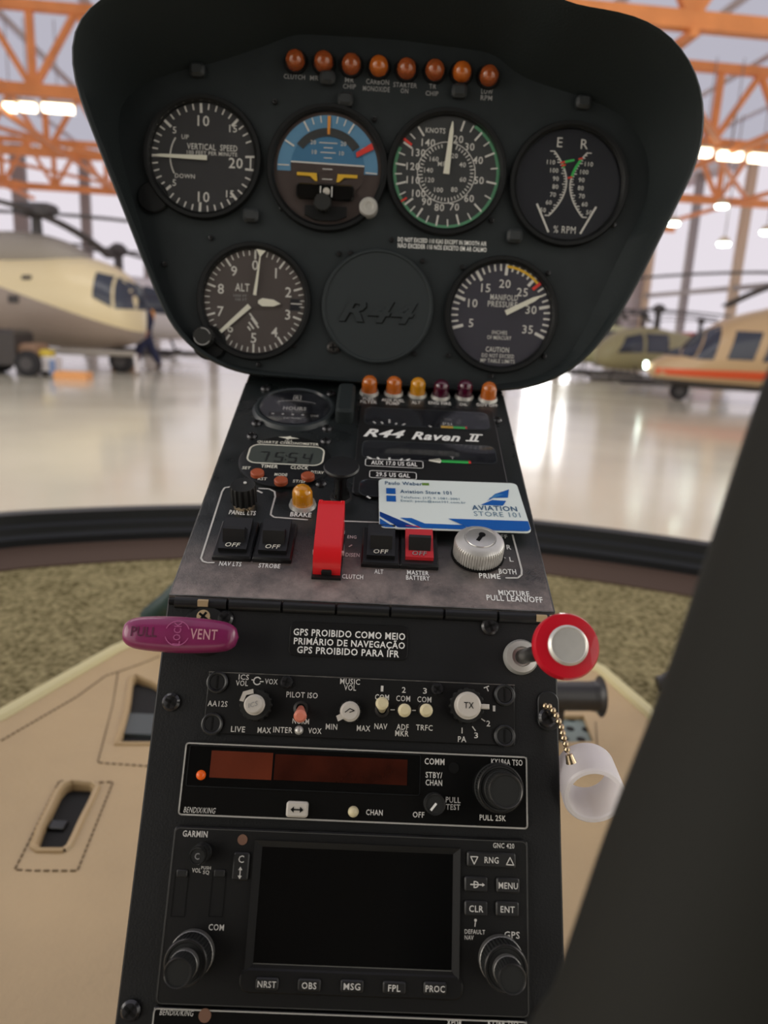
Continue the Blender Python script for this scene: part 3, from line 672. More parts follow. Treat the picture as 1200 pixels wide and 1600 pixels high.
# windshield bow + bubble
ws = Th('windshield', 'clear bubble windshield with a black lower frame around the nose', 'windshield', M=Matrix.Translation((0, 0, FZ)))
prof = [(-.012, -.03), (-.012, .022), (-.004, .030), (-.002, .046), (.006, .052), (.008, .074), (.03, .078), (.034, -.03)]
mb = MB(); vs = []; fs = []; n = len(prof)
for i, (x, y) in enumerate(NP):
    tn = ntan(i); nr = Vector((-tn.y, tn.x, 0))
    for a, z in prof: vs.append((x+nr.x*a, y+nr.y*a, z))
for i in range(NN-1):
    for k in range(n): fs.append((i*n+k, (i+1)*n+k, (i+1)*n+(k+1) % n, i*n+(k+1) % n))
mb.add(vs, fs).build('lower_frame', 'bow', ws)
mb = MB(); vs = []; fs = []; NV = 16
for x, y0_ in NP:
    for j in range(NV+1):
        q = j/NV; a = q*PI*.55
        y = (y0_+.45)*math.cos(a)*(.98) - .45 + .05*math.sin(a*2)*(y0_ > .9) + .012; vs.append((x*(1-.12*q*q), y+.01, .074+1.02*math.sin(a)))
for i in range(NN-1):
    for j in range(NV): a = i*(NV+1)+j; fs.append((a, a+NV+1, a+NV+2, a+1))
mb.add(vs, fs).build('bubble_glass', 'wshield', ws, smooth=80)

# rear bulkhead and roof of the cabin, behind and above the camera
structure(MB().box((0, -1.15, FZ+.58), (1.3, .04, 1.16)).build('wall_rear', 'cabin', smooth=0), 'grey cabin bulkhead')
structure(MB().box((0, -.78, FZ+1.19), (1.3, .78, .04)).build('trim_90', 'cabin', smooth=0), 'grey cabin roof lining')
# leather floor cover with pedal slots
import bmesh
def rise(x, y):
    q = min(1, max(0, (abs(x)-.30)/.19)); return .05*q*q*(3-2*q)
def flr(px, py, e=0):
    x, y = fl(px, py)
    for _ in range(6): x, y = fl(px, py, rise(x, y)+e)
    return x, y
out_l = [flr(0, 1118), flr(100, 1060), flr(180, 1014), flr(232, 992)]
out_r = [flr(940, 1046), flr(1010, 1108), flr(1075, 1170)]
outl = [(-.62, -.42)] + [(-.62, .12)] + out_l + [(-.20, .93), (.20, .90)] + [(.33, .80)] + out_r + [(.56, .12), (.56, -.42)]
slot1 = [flr(*p) for p in ((64, 1325), (59, 1321), (68, 1294), (81, 1267), (95, 1237), (104, 1227), (113, 1224), (140, 1227), (146, 1232), (137, 1252), (122, 1281), (111, 1305), (103, 1321), (98, 1325))]
slot2 = [flr(*p) for p in ((187, 1160), (195, 1138), (201, 1115), (205, 1090), (208, 1062), (214, 1058), (235, 1066), (262, 1080), (262, 1160))]
slot3 = [flr(*p) for p in ((872, 1118), (912, 1118), (928, 1158), (876, 1160))]
bm = bmesh.new()
def loop(pts, z):
    vs = [bm.verts.new((x, y, z)) for x, y in pts]
    return [bm.edges.new((vs[i], vs[(i+1) % len(vs)])) for i in range(len(vs))]
eds = loop(outl, 0)
for s_ in (slot1, slot2, slot3): eds += loop(s_, 0)
bmesh.ops.triangle_fill(bm, use_beauty=True, use_dissolve=False, edges=eds)
for i in range(1, 40):
    bmesh.ops.bisect_plane(bm, geom=bm.verts[:]+bm.edges[:]+bm.faces[:], plane_co=(-.62+1.2*i/40, 0, 0), plane_no=(1, 0, 0))
for i in range(1, 30):
    bmesh.ops.bisect_plane(bm, geom=bm.verts[:]+bm.edges[:]+bm.faces[:], plane_co=(0, -.42+1.4*i/30, 0), plane_no=(0, 1, 0))
bmesh.ops.recalc_face_normals(bm, faces=bm.faces[:])
if sum(f.normal.z for f in bm.faces) < 0: bmesh.ops.reverse_faces(bm, faces=bm.faces[:])
for v in bm.verts: v.co.z = rise(v.co.x, v.co.y)
r = bmesh.ops.extrude_face_region(bm, geom=bm.faces[:])
for v in [g_ for g_ in r['geom'] if isinstance(g_, bmesh.types.BMVert)]: v.co.z += .010
bmesh.ops.recalc_face_normals(bm, faces=bm.faces[:])
me = bpy.data.meshes.new('leather_cover'); bm.to_mesh(me); bm.free(); me.materials.append(K['leather'])
me.polygons.foreach_set('use_smooth', [True]*len(me.polygons)); me.set_sharp_from_angle(angle=math.radians(40))
lc = Th('floor_cover', 'tan leather floor cover with stitched pedal slots around the console', 'floor cover', M=Matrix.Translation((0, 0, FZ-.010)))
o = bpy.data.objects.new('leather_sheet', me); C.objects.link(o); o.parent = lc.obj
mb = MB().tube([(x, y, rise(x, y)+.008) for x, y in outl[1:-1]], .009, 8); mb.build('edge_piping', 'piping', lc)
def dashes(path, name='stitching'):
    mb = MB()
    for (a, b) in zip(path[:-1], path[1:]):
        a = Vector(a); b = Vector(b); L = (b-a).length; n = max(1, int(L/.0075)); d = (b-a)/n
        for i in range(n):
            p = a+d*(i+.15); q = a+d*(i+.8); mb.bar((p.x, p.y, rise(p.x, p.y)+.0105), (q.x, q.y, rise(q.x, q.y)+.0105), .0016, .0012)
    return mb.build(name, 'stitch', lc, smooth=0)
st = lambda pts: [flr(*p, .010) for p in pts]
dashes(st([(92, 1208), (176, 1210), (120, 1347), (22, 1345), (92, 1208)]))
dashes(st([(184, 1040), (176, 1090), (152, 1180), (235, 1186)]))
dashes(st([(0, 1146), (60, 1112), (120, 1078), (165, 1046), (250, 1016)]))
dashes(st([(932, 1118), (936, 1176), (880, 1172)]))
# raised slot rims and dark wells
def rim(pts, nm):
    mb = MB(); c = Vector((sum(p[0] for p in pts)/len(pts), sum(p[1] for p in pts)/len(pts))); o2 = offset_poly(pts, -.004)
    mb.tube([(x, y, rise(x, y)+.010) for x, y in list(o2)+[o2[0]]], .0035, 6, cap=False); mb.build(nm, 'leather', lc)
for s_ in (slot1, slot2): rim(s_ if sum((s_[i-1][0]*s_[i][1]-s_[i][0]*s_[i-1][1]) for i in range(len(s_))) > 0 else s_[::-1], 'slot_rim')
for i, s_ in enumerate((slot1, slot2)):
    xs_ = [p[0] for p in s_]; ys_ = [p[1] for p in s_]
    mb = MB().box(((min(xs_)+max(xs_))/2, (min(ys_)+max(ys_))/2, .001), (max(xs_)-min(xs_)+.02, max(ys_)-min(ys_)+.02, .002)); mb.build('slot_well', 'well', lc, 'dark recess under the slot')
y_ = fl(215, 1140)[1]
o = MB().box((0, 0, 0), (.09, .05, .006)).build('pedal_bar', 'bar'); o.matrix_world = Matrix.Translation((-.272, y_+.02, FZ-.006))
tag(o, 'grey pedal bar in the leather slot left of the console', 'pedal')
o = MB().box((0, 0, 0), (.018, .013, .004), .001).build('pedal_bar', 'gloss'); o.matrix_world = Matrix.Translation((fl(92, 1282)[0]-.002, fl(92, 1282)[1], FZ-.006))
tag(o, 'short dark pedal bar in the lower left leather slot', 'pedal')
# drilled pedal plate and black tube right of the console
t = Th('pedal_plate', 'pale grey pedal plate with round holes right of the console', 'pedal', M=Matrix.Translation((fl(895, 1140)[0], fl(895, 1140)[1], FZ-.008)))
MB().box((0, 0, 0), (.075, .11, .004), .001).build('plate', 'holes', t)
mb = MB()
for i in range(3):
    for j in range(4): mb.lathe([(.006, .002), (.006, .0024)], 14, Matrix.Translation((-.022+.022*i+(.008 if j % 2 else 0), -.04+.026*j, 0)))
mb.build('drilled_holes', 'dark', t)
def fat(px, py, z): d = cf + cr*((px-W/2)/FPX) + cu*((H/2-py)/FPX); return CAM + d*((FZ+z-CAM.z)/d.z)
a, b = fat(868, 1087, .06), fat(938, 1088, .06)
t = Th('pedal_tube', 'black round tube with a flared end right of the console', 'tube', M=Matrix.Translation(a))
d = b-a
MB().tube([(-.05*d.x/d.length, -.05*d.y/d.length, 0), (0, 0, 0), tuple(d*.82)], .0190, 18).build('tube', 'tubeblack', t)
MB().tube([tuple(d*.80), tuple(d*.9), tuple(d*.985), tuple(d)], [.0195, .020, .0245, .027], 18).build('flared_end', 'tubeblack', t)
MB().bar(tuple(d*.02), (d.x*.02, d.y*.02, -.062), .02).build('bracket', 'tubeblack', t)
p = fat(1030, 1056, .03)
o = MB().tube([(0, 0, 0), (.04, .0, .012)], [.012, .016], 12).build('pedal_tip', 'tubeblack'); o.matrix_world = Matrix.Translation((p.x, p.y, p.z-.03+.016)); tag(o, 'small black pedal tip on the carpet at right', 'pedal')
# dark green hose beside the console, left
a, b, c_ = fat(290, 905, .10), fat(262, 940, .06), fat(236, 965, .012)
o = MB().tube([(.05, .10, -.10), (.02, .05, -.03), (0, 0, 0), tuple(b-a), tuple(c_-a)], [.012, .012, .012, .016, .02], 12).build('hose', mat('dark_teal', rgb(26, 52, 50), .5)); o.matrix_world = Matrix.Translation(a); tag(o, 'dark green hose behind the left edge of the console', 'hose')

# near control stick
def nearp(px, py, d): return CAM + (cf + cr*((px-W/2)/FPX) + cu*((H/2-py)/FPX))*d
pa = [nearp(1648, 300, .152), nearp(1614, 380, .151), nearp(1555, 470, .150), nearp(1468, 666, .150), nearp(1378, 939, .150), nearp(1294, 1186, .150), nearp(1202, 1426, .150), nearp(1114, 1686, .150)]
e_ = pa[-1] + (pa[-1]-pa[-2])*1.6; pa += [e_, Vector((e_.x-.02, e_.y-.06, FZ+.06)), Vector((e_.x-.02, e_.y-.07, FZ))]
cs = Th('control_stick', 'thick black control stick close to the camera at the right edge', 'control stick', M=Matrix.Translation((pa[-1].x, pa[-1].y, FZ)))
b0 = Vector((pa[-1].x, pa[-1].y, FZ))
dense = []
for i in range(len(pa)-1):
    p0, p1, p2, p3 = pa[max(i-1, 0)], pa[i], pa[i+1], pa[min(i+2, len(pa)-1)]
    for j in range(5):
        q = j/5; dense.append(.5*(2*p1+(p2-p0)*q+(2*p0-5*p1+4*p2-p3)*q*q+(3*p1-p0-3*p2+p3)*q**3))
dense.append(pa[-1])
N = len(dense); rad = [.034*min(1, (max(.01, i/6))**.5) for i in range(N)]
MB().tube([tuple(p-b0) for p in dense], rad, 28).build('grip', 'stick', cs)
MB().lathe([(.05, 0), (.052, .012), (.042, .03)], 24).build('boot', 'rubber', cs)

# ------------------------------------------------------------------ instrument panel
ip = Th('instrument_panel', 'black instrument panel with a deep hood above the console', 'instrument panel', PANP, 600, 606)
rim_px = [(150, -2), (125, 18), (110, 48), (107, 90), (114, 130), (130, 172), (165, 262), (200, 350), (230, 428), (256, 490), (276, 522), (306, 551), (345, 574), (385, 586), (490, 594), (600, 602), (720, 611), (800, 611), (840, 604), (880, 588), (922, 557), (962, 506), (1002, 436), (1060, 318), (1086, 270), (1100, 225), (1104, 180), (1098, 130), (1080, 90), (1050, 52), (1010, 27), (960, 14), (895, 7), (860, -14), (760, -55), (620, -80), (460, -84), (310, -66), (210, -32)]
face_px = [(190, 150), (182, 190), (190, 250), (213, 340), (247, 440), (266, 487), (292, 538), (330, 562), (400, 578), (500, 588), (600, 596), (720, 604), (790, 600), (842, 590), (885, 565), (912, 517), (946, 445), (975, 385), (1010, 320), (1018, 260), (996, 200), (950, 165), (880, 142), (812, 120), (770, 82), (620, 62), (460, 52), (420, 70), (330, 100), (250, 118)]
def rimz(py): return .012 + .050*max(0, min(1, (470-py)/420))**1.2
RC = ip.L(600, 330)
def radial(pts, N):
    P = sorted((math.atan2(y-RC[1], x-RC[0]), math.hypot(x-RC[0], y-RC[1]), z) for x, y, z in pts)
    P = [(P[-1][0]-2*PI,)+P[-1][1:]] + P + [(P[0][0]+2*PI,)+P[0][1:]]; out = []
    for k in range(N):
        a = -PI+2*PI*k/N
        for p, q in zip(P[:-1], P[1:]):
            if p[0] <= a <= q[0]:
                t_ = (a-p[0])/max(1e-9, q[0]-p[0]); ax = (p[1]*math.cos(p[0])*(1-t_)+q[1]*math.cos(q[0])*t_, p[1]*math.sin(p[0])*(1-t_)+q[1]*math.sin(q[0])*t_)
                out.append((ax[0]+RC[0], ax[1]+RC[1], p[2]*(1-t_)+q[2]*t_)); break
    for _ in range(3): out = [tuple((out[i-1][c]+2*out[i][c]+out[(i+1) % N][c])/4 for c in range(3)) for i in range(N)]
    return out
NL = 160
rimL = radial([(*ip.L(px, py, rimz(py)), rimz(py)) for px, py in rim_px], NL)
faceL = radial([(*ip.L(px, py), 0) for px, py in face_px], NL)
def sc_(l, k, dz, zz=None): return [(RC[0]+(x-RC[0])*k, RC[1]+(y-RC[1])*k, (z+dz) if zz is None else zz) for x, y, z in l]
mid = [tuple(f[c]*.35+r_[c]*.65 for c in (0, 1)) + (f[2]*.6+r_[2]*.4,) for f, r_ in zip(faceL, rimL)]
loops = [sc_(faceL, 1, 0, -.002), sc_(faceL, 1.0, 0, .0), mid, sc_(rimL, .978, -.001), sc_(rimL, .990, .0015), sc_(rimL, 1, -.001), sc_(rimL, .998, -.006), sc_(rimL, .96, 0, -.03), sc_(rimL, .9, 0, -.10), sc_(rimL, .7, 0, -.14)]
vs = sum(loops, []); fs = []
for k in range(len(loops)-1):
    for i in range(NL): j = (i+1) % NL; fs.append((k*NL+i, (k+1)*NL+i, (k+1)*NL+j, k*NL+j))
fs.append(tuple(range((len(loops)-1)*NL, len(loops)*NL)))
MB().add(vs, fs).build('hood', 'hood', ip, 'matt black moulded hood', smooth=50)
MB().prism([(x, y) for x, y, z in sc_(faceL, 1.004, 0)], -.003, 0).build('faceplate', 'face', ip)
for q in ((258, 413), (390, 388), (330, 372), (530, 397), (612, 375), (722, 418), (856, 427), (700, 555), (660, 408), (548, 396), (460, 540), (404, 570), (850, 557), (648, 553), (958, 352), (767, 588), (440, 326), (430, 160), (585, 187), (640, 340), (768, 345)):
    screw(ip, *q, r=.0019)
for px, py in ((310, 112), (393, 338), (910, 162), (803, 370), (512, 124), (717, 145), (540, 158)):
    x, y, w, h = ip.R(px, py, 24, 22); mb = MB().prism(rrect(w, h, .003, 3, x, y), 0, .006, .002); ip.mk(mb, 'post_light', K['plg'])
ip.caps([('CLUTCH', 460, 120, 33, 7.5), ('MR', 491, 122, 13, 7.5), ('MR', 546, 125, 14, 7.5), ('CHIP', 546, 135, 20, 7.5), ('CARBON', 590, 128, 36, 8), ('MONOXIDE', 588, 139, 42, 8), ('STARTER', 633, 133, 37, 7.5), ('ON', 632, 142, 12, 7.5), ('TR', 676, 135, 11, 7.5), ('CHIP', 675, 146, 20, 7.5), ('LOW', 761, 143, 18, 8), ('RPM', 760, 153, 18, 8)], m='dim')
ip.cap('DO NOT EXCEED 110 KIAS EXCEPT IN SMOOTH AIR', 691, 377.5, 139, 7, bold=.02); ip.cap('NÃO EXCEDER 110 NÓS EXCETO EM AR CALMO', 691, 386, 139, 9, bold=.02)

def bezel(t, R, z=.0052, w=.0045, m='bezel'):
    MB().rring([(R-.0006, .0), (R-.0006, z*.6), (R+w*.3, z), (R+w*.8, z), (R+w, z*.6), (R+w, 0)], 64).build('bezel', m, t)
def face(t, R, m): MB().lathe([(R, 0), (R, .0012)], 64).build('dial_face', m, t)
def glass(t, R, z=.0046): MB().lathe([(R-.0004, z), (R-.0004, z+.0008)], 64).build('glass_cover', 'glass', t)
ZM = .0015
def pol(r, a): return r*math.cos(math.radians(a)), r*math.sin(math.radians(a))
def dial(name, label, px, py, R, fm, ears=True):
    t = Th(name, label, 'gauge', PANP, px, py, group='dials on the instrument panel')
    face(t, R, fm); bezel(t, R); return t
RD = .0372
# vertical speed
t = dial('vertical_speed_indicator', 'vertical speed dial at the top left of the panel, needle at zero', 318, 248, RD, 'vface')
mb = MB(); k = RD
for i in range(-20, 21):
    if i in (-20, 20): continue
    v = abs(i); a = 180 - math.copysign((v*8.2 if v <= 5 else 41+(v-5)*9.2 if v <= 10 else 87+(v-10)*9.0), i)
    if v in (19, 20): continue
    big = v in (0, 5, 10, 15); mb.tick(a, k*(.80 if big else .86), k*.97, .0018 if big else .0010, ZM)
mb.line((k*.80, k*.06), (k*.97, k*.07), .0014, ZM); mb.line((k*.80, -k*.16), (k*.97, -k*.17), .0014, ZM); mb.line((k*.90, k*.06), (k*.90, -k*.16), .001, ZM)
mb.pline([pol(k*.62, a) for a in range(148, 213, 6)], .001, ZM)
for s_, x, y, h in (('10', 0, .66, .19), ('10', .02, -.70, .19), ('20', .62, -.06, .19), ('15', .56, .55, .13), ('15', .52, -.62, .13), ('5', -.54, .47, .12), ('5', -.54, -.47, .12), ('UP', -.34, .36, .08), ('DOWN', -.34, -.34, .08)): mb.text(s_, k*x, k*y, None, k*h, ZM)
mb.text('VERTICAL  SPEED', k*.17, k*.20, k*.95, k*.11, ZM); mb.text('100 FEET PER MINUTE', k*.17, k*.09, k*.95, k*.07, ZM)
mb.build('dial_markings', 'grey', t, smooth=0)
MB().prism([(.003, -.0016), (.003, .0016), (-k*.8, .001), (-k*.96, 0), (-k*.8, -.001)], .0022, .003).build('needle', 'lume', t)
glass(t, RD)
x, y = t.L(240, 309); MB().prism(circ(.011, 24, x, y), 0, .003, .001).build('corner_boss', 'bezel', t)
# attitude
t = dial('attitude_indicator', 'blue and brown attitude indicator in the top row of the panel', 512, 265, .0385, 'earth')
k = .0355
MB().poly([pol(k, a) for a in range(-4, 185, 4)], ZM).build('sky_ring', 'sky', t, smooth=0)
MB().poly([pol(k*.74, a) for a in range(5, 176, 5)], ZM+.0002).build('sky_disc', 'sky2', t, smooth=0)
MB().poly([(-k*.735, k*.09), (-k*.72, -k*.2), (-k*.5, -k*.52), (k*.5, -k*.52), (k*.72, -k*.2), (k*.735, k*.09)], ZM+.0004).build('ground_disc', 'earth', t, smooth=0)
mb = MB(); z = ZM+.0007
mb.line((-k*.73, k*.10), (k*.73, k*.08), .0010, z); mb.line((-k*.99, k*.03), (-k*.76, k*.03), .0008, z); mb.line((k*.99, -k*.05), (k*.76, -k*.04), .0008, z)
for a in (150, 120, 110, 100, 80, 70, 60, 30): mb.tick(a, k*(.78 if a in (150, 30, 120, 60) else .86), k*.99, .0012 if a in (150, 30, 120, 60) else .0008, z)
for dy, w in ((.48, .36), (.39, .18), (.30, .3), (.20, .16)): mb.line((-k*w/2, k*dy), (k*w/2, k*dy), .0006, z)
mb.text('20', -k*.30, k*.48, None, k*.08, z); mb.text('20', k*.30, k*.48, None, k*.08, z); mb.text('10', -k*.27, k*.30, None, k*.08, z); mb.text('10', k*.27, k*.30, None, k*.08, z)
for dy in (-.01, -.20): mb.line((-k*.1, k*dy), (k*.1, k*dy), .0006, z)
mb.build('dial_markings', 'grey', t, smooth=0)
MB().arc(k*.60, k*.76, 35, 145, z-.0001).build('roll_shade', 'sface', t, smooth=0)
MB().poly([(-.0011, k*.98), (.0011, k*.98), (.0009, k*.64), (-.0009, k*.64)], z+.0002).build('roll_pointer', 'orange', t, smooth=0)
MB().prism([pol(k*.62, 22), pol(k*.99, 24), pol(k*1.0, 31), pol(k*.64, 30)], z, z+.0008).build('warning_flag', 'red', t)
mb = MB()
for s_ in (-1, 1): mb.prism([(s_*k*.60, -k*.10), (s_*k*.60, -k*.16), (s_*k*.34, -k*.16), (s_*k*.24, -k*.25), (s_*k*.19, -k*.25), (s_*k*.21, -k*.10)][::s_], z, z+.001)
mb.build('wing_bars', 'yellow', t, smooth=0)
ix_, iy_ = t.L(508, 300, .004); mb = MB().prism(rrect(k*1.15, k*.30, k*.08, 4, ix_, iy_), z, z+.003, .001); mb.build('inclinometer', 'gloss', t)
MB().lathe([(.0026, .0050), (.0024, .0066), (.0001, .0074)], 16, Matrix.Translation((ix_+.001, iy_, 0))).build('slip_ball', 'knobwhite', t)
MB().box((ix_-.0032, iy_, .0053), (.0007, .0070, .0004)).build('slip_mark', 'white', t, smooth=0); MB().box((ix_+.0048, iy_, .0053), (.0007, .0070, .0004)).build('slip_mark', 'white', t, smooth=0)
mb = MB().prism([(-k*.42, -k*.72), (k*.42, -k*.72), (k*.42, -k*.9), (k*.2, -k*1.0), (-k*.2, -k*1.0), (-k*.42, -k*.9)][::-1], z, z+.002); mb.build('lower_mask', 'bezel', t)
glass(t, .0385, .0066); lathe_knob(t, 'adjust_knob', *t.L(505, 319, .004), kprof(.0062, .003, .011), 'rubber', (14, .08, 0, 1))
x, y = t.L(576, 327); lathe_knob(t, 'caging_screw', x, y, [(.0066, 0), (.0066, .0072), (.0058, .0084), (.0032, .0084), (.0028, .0076)], 'alu')
# airspeed
t = dial('airspeed_indicator', 'airspeed dial with a green rim, second from right in the top row', 697, 271, RD+.0012, 'sface')
k = RD+.0012; mb = MB()
nums = ((20, 73), (30, 50), (40, 24), (50, -9), (60, -43), (70, -72), (80, -98), (90, -122), (100, -141), (110, -165), (120, 173), (130, 149), (140, 126))
for v, a in nums:
    mb.tick(a, k*.76, k*.95, .0013, ZM+.0002); x, y = pol(k*.62, a-.5); mb.text(str(v), x, y, None, k*.13, ZM)
av = [a if a > -150 else a+0 for _, a in nums]
full = [73, 50, 24, -9, -43, -72, -98, -122, -141, -165, -187, -211, -234]
for a, b in zip(full[:-1], full[1:]): mb.tick((a+b)/2, k*.82, k*.95, .0009, ZM+.0002)
for i in range(44):
    a = 70-i*7.6; mb.tick(a, k*.44, k*(.50 if i % 4 else .53), .0007, ZM)
for v, a in (('20', 66), ('40', 28), ('60', -18), ('80', -60), ('100', -112), ('120', -155), ('140', 175), ('160', 136)): x, y = pol(k*.33, a); mb.text(v, x, y, None, k*.085, ZM)
mb.arc(k*.525, k*.54, -270, 80, ZM, 60)
mb.text('KNOTS', -k*.24, k*.72, k*.36, k*.09, ZM); mb.text('MPH', -k*.05, k*.15, None, k*.08, ZM)
mb.build('dial_markings', 'grey', t, smooth=0)
MB().arc(k*.925, k*.985, 60, -205, ZM+.0001, 60).build('green_arc', 'rimhaze', t, smooth=0)  # greenish reflection round the rim painted in as a pale arc
mb = MB().tick(146, k*.80, k*.99, .0018, ZM+.0004); mb.tick(-146, k*.85, k*.99, .0014, ZM+.0004); mb.build('limit_line', 'red', t, smooth=0)
MB().prism([(-.0022, -.001), (.0022, -.001), (.0014, k*.72), (.0004, k*.88), (-.0004, k*.88), (-.0014, k*.72)], .0022, .003, M=rotz(math.radians(-4))).build('needle', 'lume', t)
glass(t, k)
# dual tachometer
t = dial('tachometer', 'dark dual tachometer marked E and R at the top right of the panel', 887, 290, RD+.0008, 'rface')
k = RD+.0008; mb = MB(); gmb = MB(); rmb = MB()
mb.text('E', -k*.22, k*.74, None, k*.17, ZM, bold=0); mb.text('R', k*.24, k*.73, None, k*.17, ZM, bold=0)
def curve(q, sd):
    return sd*(.335*k - .30*k*math.sin(PI*min(1, max(0, q*.97+.02)))**.85), k*(.58-1.14*q)
for sd in (-1, 1):
    P = [curve(i/24, sd) for i in range(25)]; mb.pline(P, .0010, ZM)
    for i in range(25):
        x, y = P[i]; mb.line((x, y), (x+sd*k*(.05 if i % 4 else .08), y), .0007, ZM)
    for i, v in enumerate((110, 100, 90, 80, 70, 60, 50)):
        x, y = curve(.17+i*.125, sd); mb.text(str(v), x+sd*k*.20, y, None, k*.08, ZM)
    mb.line((sd*k*.56, -k*.36), (sd*k*.30, -k*.86), .0014, ZM)
mb.text('% RPM', 0, -k*.80, k*.42, k*.13, ZM, bold=0); mb.build('dial_markings', 'grey', t, smooth=0)
gmb.pline([curve(q, 1) for q in (.12, .2, .3, .38)], .0018, ZM+.0002); gmb.pline([(-k*.10, k*.40), (k*.06, k*.44)], .0016, ZM+.0002); gmb.pline([curve(q, -1) for q in (.2, .24)], .0016, ZM+.0002); gmb.build('green_arc', 'green', t, smooth=0)
for x, y in ((-.14, .38), (.19, .46), (.02, .12), (-.12, .33)): rmb.line((k*x-.0016, k*y), (k*x+.0016, k*y+.0008), .0012, ZM+.0004)
rmb.build('limit_line', 'red', t, smooth=0); glass(t, k)
# altimeter
t = dial('altimeter', 'altimeter with a brown grey face at the left of the lower dial row', 398, 472, RD, 'aface')
k = RD; mb = MB()
for i in range(50):
    a = 90-7.2*i; big = i % 5 == 0; mb.tick(a, k*(.80 if big else .87), k*.97, .0014 if big else .0008, ZM)
for d in range(10):
    x, y = pol(k*.69, 90-36*d-(6 if d == 6 else 0)); mb.text(str(d), x, y, None, k*.19, ZM)
mb.text('ALT', -k*.24, k*.26, k*.28, k*.15, ZM, bold=.02); mb.build('dial_markings', 'grey', t, smooth=0)
mb = MB()
for j in range(4): a_ = (-.09+.035*j if j < 2 else -.10-.02*(j-2), -.22-.085*j); L_ = (.26, .24, .16, .09)[j]; mb.line((k*a_[0], k*a_[1]), (k*(a_[0]+L_*.62), k*(a_[1]-L_*.78)), .0012, ZM)
mb.build('warning_stripes', 'grey', t, smooth=0)
mb = MB().text('1000 FT', -k*.28, k*.10, k*.26, k*.05, ZM); mb.text('100 FT', -k*.26, k*.03, k*.22, k*.05, ZM); mb.build('small_print', 'dim', t, smooth=0)
mb = MB().prism(rrect(k*.20, k*.22, .0004, 2, k*.80, -k*.02), ZM-.0004, ZM); mb.build('pressure_window', 'rface', t); MB().pline([(k*.72, k*.0), (k*.92, k*.0)], .0008, ZM+.0002).build('pressure_scale', 'grey', t, smooth=0)
MB().prism([(0, -.0018), (0, .0018), (-k*.8, .0012), (-k*.86, 0), (-k*.8, -.0012)], .0022, .0028, M=rotz(math.radians(43)) @ Matrix.Translation((-k*.12, 0, 0))).build('long_hand', 'lume', t)
MB().prism([(k*.08, -.001), (k*.16, -.0028), (k*.38, -.0024), (k*.52, 0), (k*.38, .0024), (k*.16, .0028), (k*.08, .001)], .0030, .0036, M=rotz(math.radians(-2))).build('short_hand', 'lume', t)
mb = MB().prism([(-.0012, k*.12), (.0012, k*.12), (.0004, k*.85), (.0034, k*.97), (-.0034, k*.97), (-.0004, k*.85)], .0038, .0043, M=rotz(math.radians(-7))); mb.build('thin_hand', 'lume', t)
glass(t, k); x, y = t.L(320, 527, .004)
lathe_knob(t, 'setting_knob', x, y, [(.0075, .0), (.0075, .010), (.0065, .012)], 'rubber', (18, .06, 0, 1))
MB().arc(.0055, .0062, 20, 100, .0122, 16, x, y).arc(.0055, .0062, 190, 330, .0122, 16, x, y).build('knob_wear_ring', 'dim', t, smooth=0)
MB().prism(circ(.0125, 24, *t.L(328, 536)), 0, .003, .001).build('corner_boss', 'bezel', t)
# blanking cover
t = Th('blanking_cover', 'plain round black cover with raised lettering between the lower dials', 'cover', PANP, 590, 480)
MB().lathe([(.0405, 0), (.0405, .003), (.0395, .0042), (.0382, .0042), (.0376, .0034), (.0372, .0034)], 72).build('cover_plate', 'cover', t)
vs_, fs_, asp = font_mesh('R44', .38, .03)
mb = MB()
for dz in (.0036, .0044): mb.text('R44', .0005, -.0035, .031*2*.92, .0155, dz, .38, .03)
n_ = len(vs_); 
mb.build('raised_lettering', 'cover', t, smooth=0)
mb = MB().text('R44', .0010, -.0042, .031*2*.92, .0158, .0035, .38, .045); mb.build('lettering_shadow', 'dark', t, smooth=0)  # dark offset copy painted as the shadow of the raised letters
screw(t, 521, 543, r=.0046, z=.0, m='steel')
# manifold pressure
t = dial('manifold_pressure_gauge', 'manifold pressure dial with a yellow arc at the right of the lower row', 782, 493, RD, 'mface')
k = RD; mb = MB()
def ma(v): return 197-(v-5)*7.37
for v in range(5, 36):
    big = v % 5 == 0; mb.tick(ma(v), k*(.76 if big else .84), k*.97, .0022 if big else .0013, ZM)
for v in (5, 10, 15, 20, 25, 30, 35): x, y = pol(k*.60, ma(v)); mb.text(str(v), x, y, None, k*.16, ZM)
mb.text('MANIFOLD', k*.04, k*.34, k*.54, k*.11, ZM); mb.text('PRESSURE', k*.02, k*.21, k*.58, k*.11, ZM); mb.text('INCHES', 0, -k*.33, k*.30, k*.075, ZM); mb.text('OF MERCURY', 0, -k*.43, k*.48, k*.075, ZM)
mb.text('CAUTION', -k*.02, -k*.66, k*.46, k*.10, ZM, bold=.02); mb.text('DO NOT EXCEED', 0, -k*.78, k*.64, k*.075, ZM); mb.text('MP TABLE LIMITS', 0, -k*.88, k*.68, k*.075, ZM)
mb.build('dial_markings', 'grey', t, smooth=0)
MB().arc(k*.90, k*.95, ma(20), ma(26), ZM+.0002).build('yellow_arc', 'yellow', t, smooth=0)
MB().tick(ma(26.1), k*.78, k*.97, .0022, ZM+.0004).build('limit_line', 'red', t, smooth=0)
MB().prism([(k*.10, -.0019), (k*.70, -.0016), (k*.9, 0), (k*.70, .0016), (k*.10, .0019)], .0022, .003, M=rotz(math.radians(28))).build('needle', 'lume', t)
glass(t, k)
